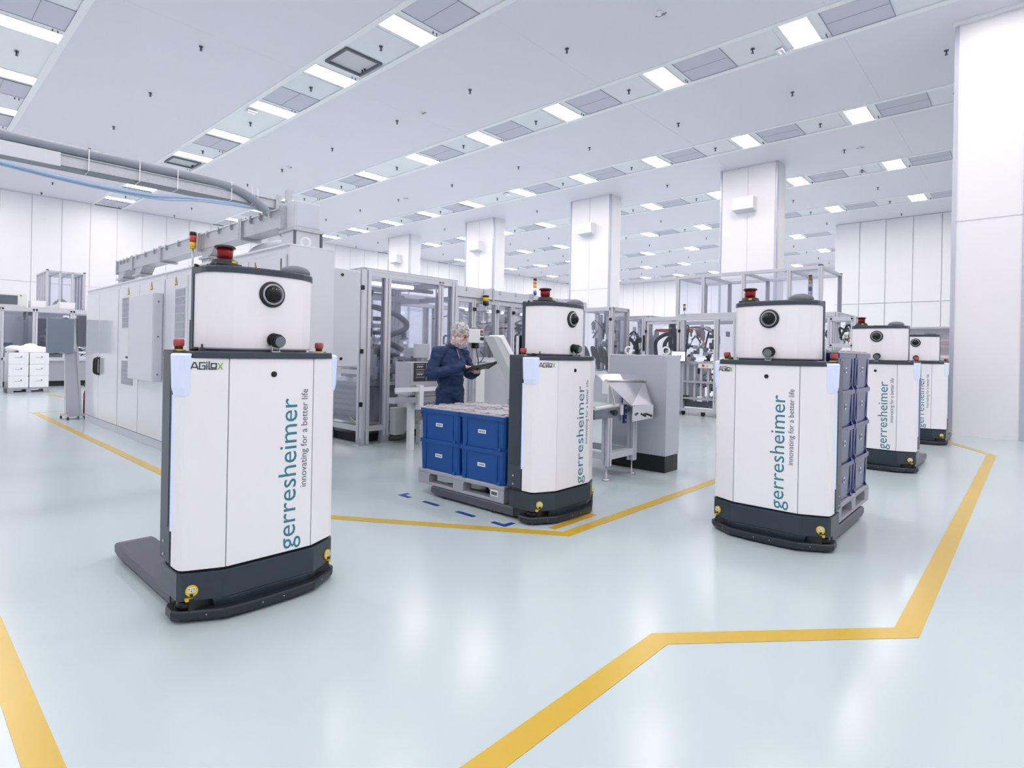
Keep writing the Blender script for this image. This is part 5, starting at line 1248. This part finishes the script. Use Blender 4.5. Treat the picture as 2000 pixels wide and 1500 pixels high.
MB().box((3.4,-.04,.55),(3.62,.05,.75)).build('socket_box', PALE, lm); MB().box((3.48,-.05,.62),(3.54,-.04,.68)).build('socket', INKD, lm)
beam(lm, (2.5,-.09,1.15), (3.3,-.09,1.15), .06, .07, PALE); beam(lm, (2.5,-.09,1.55), (3.3,-.09,1.55), .06, .07, PALE); MB().box((2.5,-.12,1.12),(2.57,-.06,1.58)).box((3.23,-.12,1.12),(3.3,-.06,1.58)).build('door_stile', PALE, lm)
lu = thing('laminar_unit', 'pale box unit with dark window on the far left machine', 'unit', (2.2, 24.75, 2.62))
MB().box((0,0,0),(1.05,.8,.46)).build('housing', PALE, lu, .01); MB().box((.28,-.01,.08),(.82,0,.38)).build('window', mat('dark_window', (96,104,112), .25), lu); MB().cyl((.9,0,.38),(.9,-.02,.38),.02).build('knob', BLACK, lu)
for i, (x0, w_) in enumerate(((3.34,.42),(4.1,.45))):
    t = thing('junction_box', 'small pale box on the far left machine roof, %s' % ('left one', 'right one')[i], 'box', (x0, 24.7, 2.62)); MB().box((0,0,0),(w_,.4,.26)).build('housing', PALE, t, .008); MB().box((.03,-.006,.03),(w_-.03,0,.23)).build('cover', WHITE, t)
c9 = thing('frame_cage', 'tall aluminium frame cage on the far left machine roof', 'cage', (3.85, 25.25, 2.62))
CGH = 1.36
for x in (0, .35, .70, 1.05): post(c9, x, 0, 0, CGH, .06); post(c9, x, 1.8, 0, CGH, .06, ALU); beam(c9, (x,0,CGH-.03), (x,1.8,CGH-.03), .055, .05)
for y in (.45, .9, 1.35): post(c9, 0, y, 0, CGH, .06); post(c9, 1.05, y, 0, CGH, .06, ALU2); beam(c9, (0,y,CGH-.03), (1.05,y,CGH-.03), .055, .05)
for y in (0, 1.8): beam(c9, (0,y,CGH-.03), (1.05,y,CGH-.03), .06, .06); beam(c9, (0,y,.03), (1.05,y,.03), .06, .05)
for x in (0, 1.05): beam(c9, (x,0,.03), (x,1.8,.03), .06, .05)
for x in (0, .35, .70): pane(c9, (x+.03,-.006,.06),(x+.32,0,CGH-.06))
for (x, y) in ((0,0),(1.05,0)): MB().cbox((x,y,CGH+.01),(.07,.07,.03)).build('end_cap', BLACK, c9)
MB().tube([(.30,.5,.0),(.32,.5,.25),(.5,.5,.36),(.66,.5,.2),(.68,.5,0)],.07,8,6).build('hose', GREYM, c9)
signal_tower((5.15, 24.75, 2.62), 'signal tower with red yellow and blue segments at far left', [mat('tower_blue', (40,84,190)), WHITE, YELLOW, mat('tower_red', (196,60,50))], .05, .11, .12)
tube_cv = thing('roof_duct', 'broad grey slanting duct on the far left machine roof', 'duct', (3.75, 24.7, 2.62)); MB().loft([[(-.05,.1,0),(.35,.1,0),(.35,.5,0),(-.05,.5,0)],[(-.05,.1,.04),(.35,.1,.20),(.35,.5,.20),(-.05,.5,.04)]]).build('cowl', PALE, tube_cv); MB().box((-.07,.08,0),(.37,.52,.02)).build('flange', ALU, tube_cv)

# foil wrapped box pallets
p3 = dup(pal, (2.92, 22.0, 0), math.pi/2, 'grey pallet under the stack of foil wrapped white boxes'); p3.scale = (1, .78, 1)
p4 = dup(pal, (1.70, 21.9, 0), math.pi/2, 'grey pallet at the left picture edge under white boxes'); p4.scale = (1, .78, 1)
wb0 = None
def white_box(loc, label, grp, w_=.455, d=.38, h=.325):
    t = thing('wrapped_box', label, 'box', loc, 0, grp)
    return t
bx = thing('wrapped_box', 'x', 'box')
f = lambda e, z: [(-.222+e,-.19+e,z),(.222-e,-.19+e,z),(.222-e,.19-e,z),(-.222+e,.19-e,z)]
MB().loft([f(.012,.0), f(0,.014), f(0,.32), f(.012,.335)]).build('carton', FOIL, bx)
lb = MB().box((-.12,-.196,.18),(.12,-.19,.25)).build('label', PAPER, bx); MB().box((-.08,-.198,.19),(.08,-.196,.197)).box((.04,-.198,.21),(.075,-.196,.235)).build('print', GREYD, lb)
fst = True
for p, (cx, cy, nm) in enumerate(((2.92, 22.0, 'the left stack in full view'), (1.70, 21.9, 'the stack cut by the picture edge'))):
    for k in range(3):
        for i, dx in enumerate((-.232, .232)):
            for j, dy in enumerate((-.2, .2)):
                lab = 'foil wrapped white box, %s layer, %s %s of %s' % (('bottom','middle','top')[k], ('front','rear')[j], ('left','right')[i], nm)
                loc = (cx + dx, cy + dy, .152 + k * .338)
                if fst: bx.location = loc; bx['label'] = lab; bx['group'] = 'foil wrapped boxes'; fst = False
                else: dup(bx, loc, 0, lab, 'foil wrapped boxes')
    fb = MB(); rr = random.Random(5 + p)
    for i in range(9): fb.ell((cx + rr.uniform(-.33,.33), cy + rr.uniform(-.28,.28), 1.20 + rr.uniform(0,.10)), (rr.uniform(.12,.24), rr.uniform(.10,.2), rr.uniform(.07,.17)), 12, 8)
    o = soft(fb, 'foil_bag', FOIL, None, .03, .02, 2.0 + p, 3)
    for v in o.data.vertices: v.co.z = max(v.co.z, 1.168)
    tag(o, 'crumpled white foil heaped on %s' % nm, 'foil', 'foil bags')
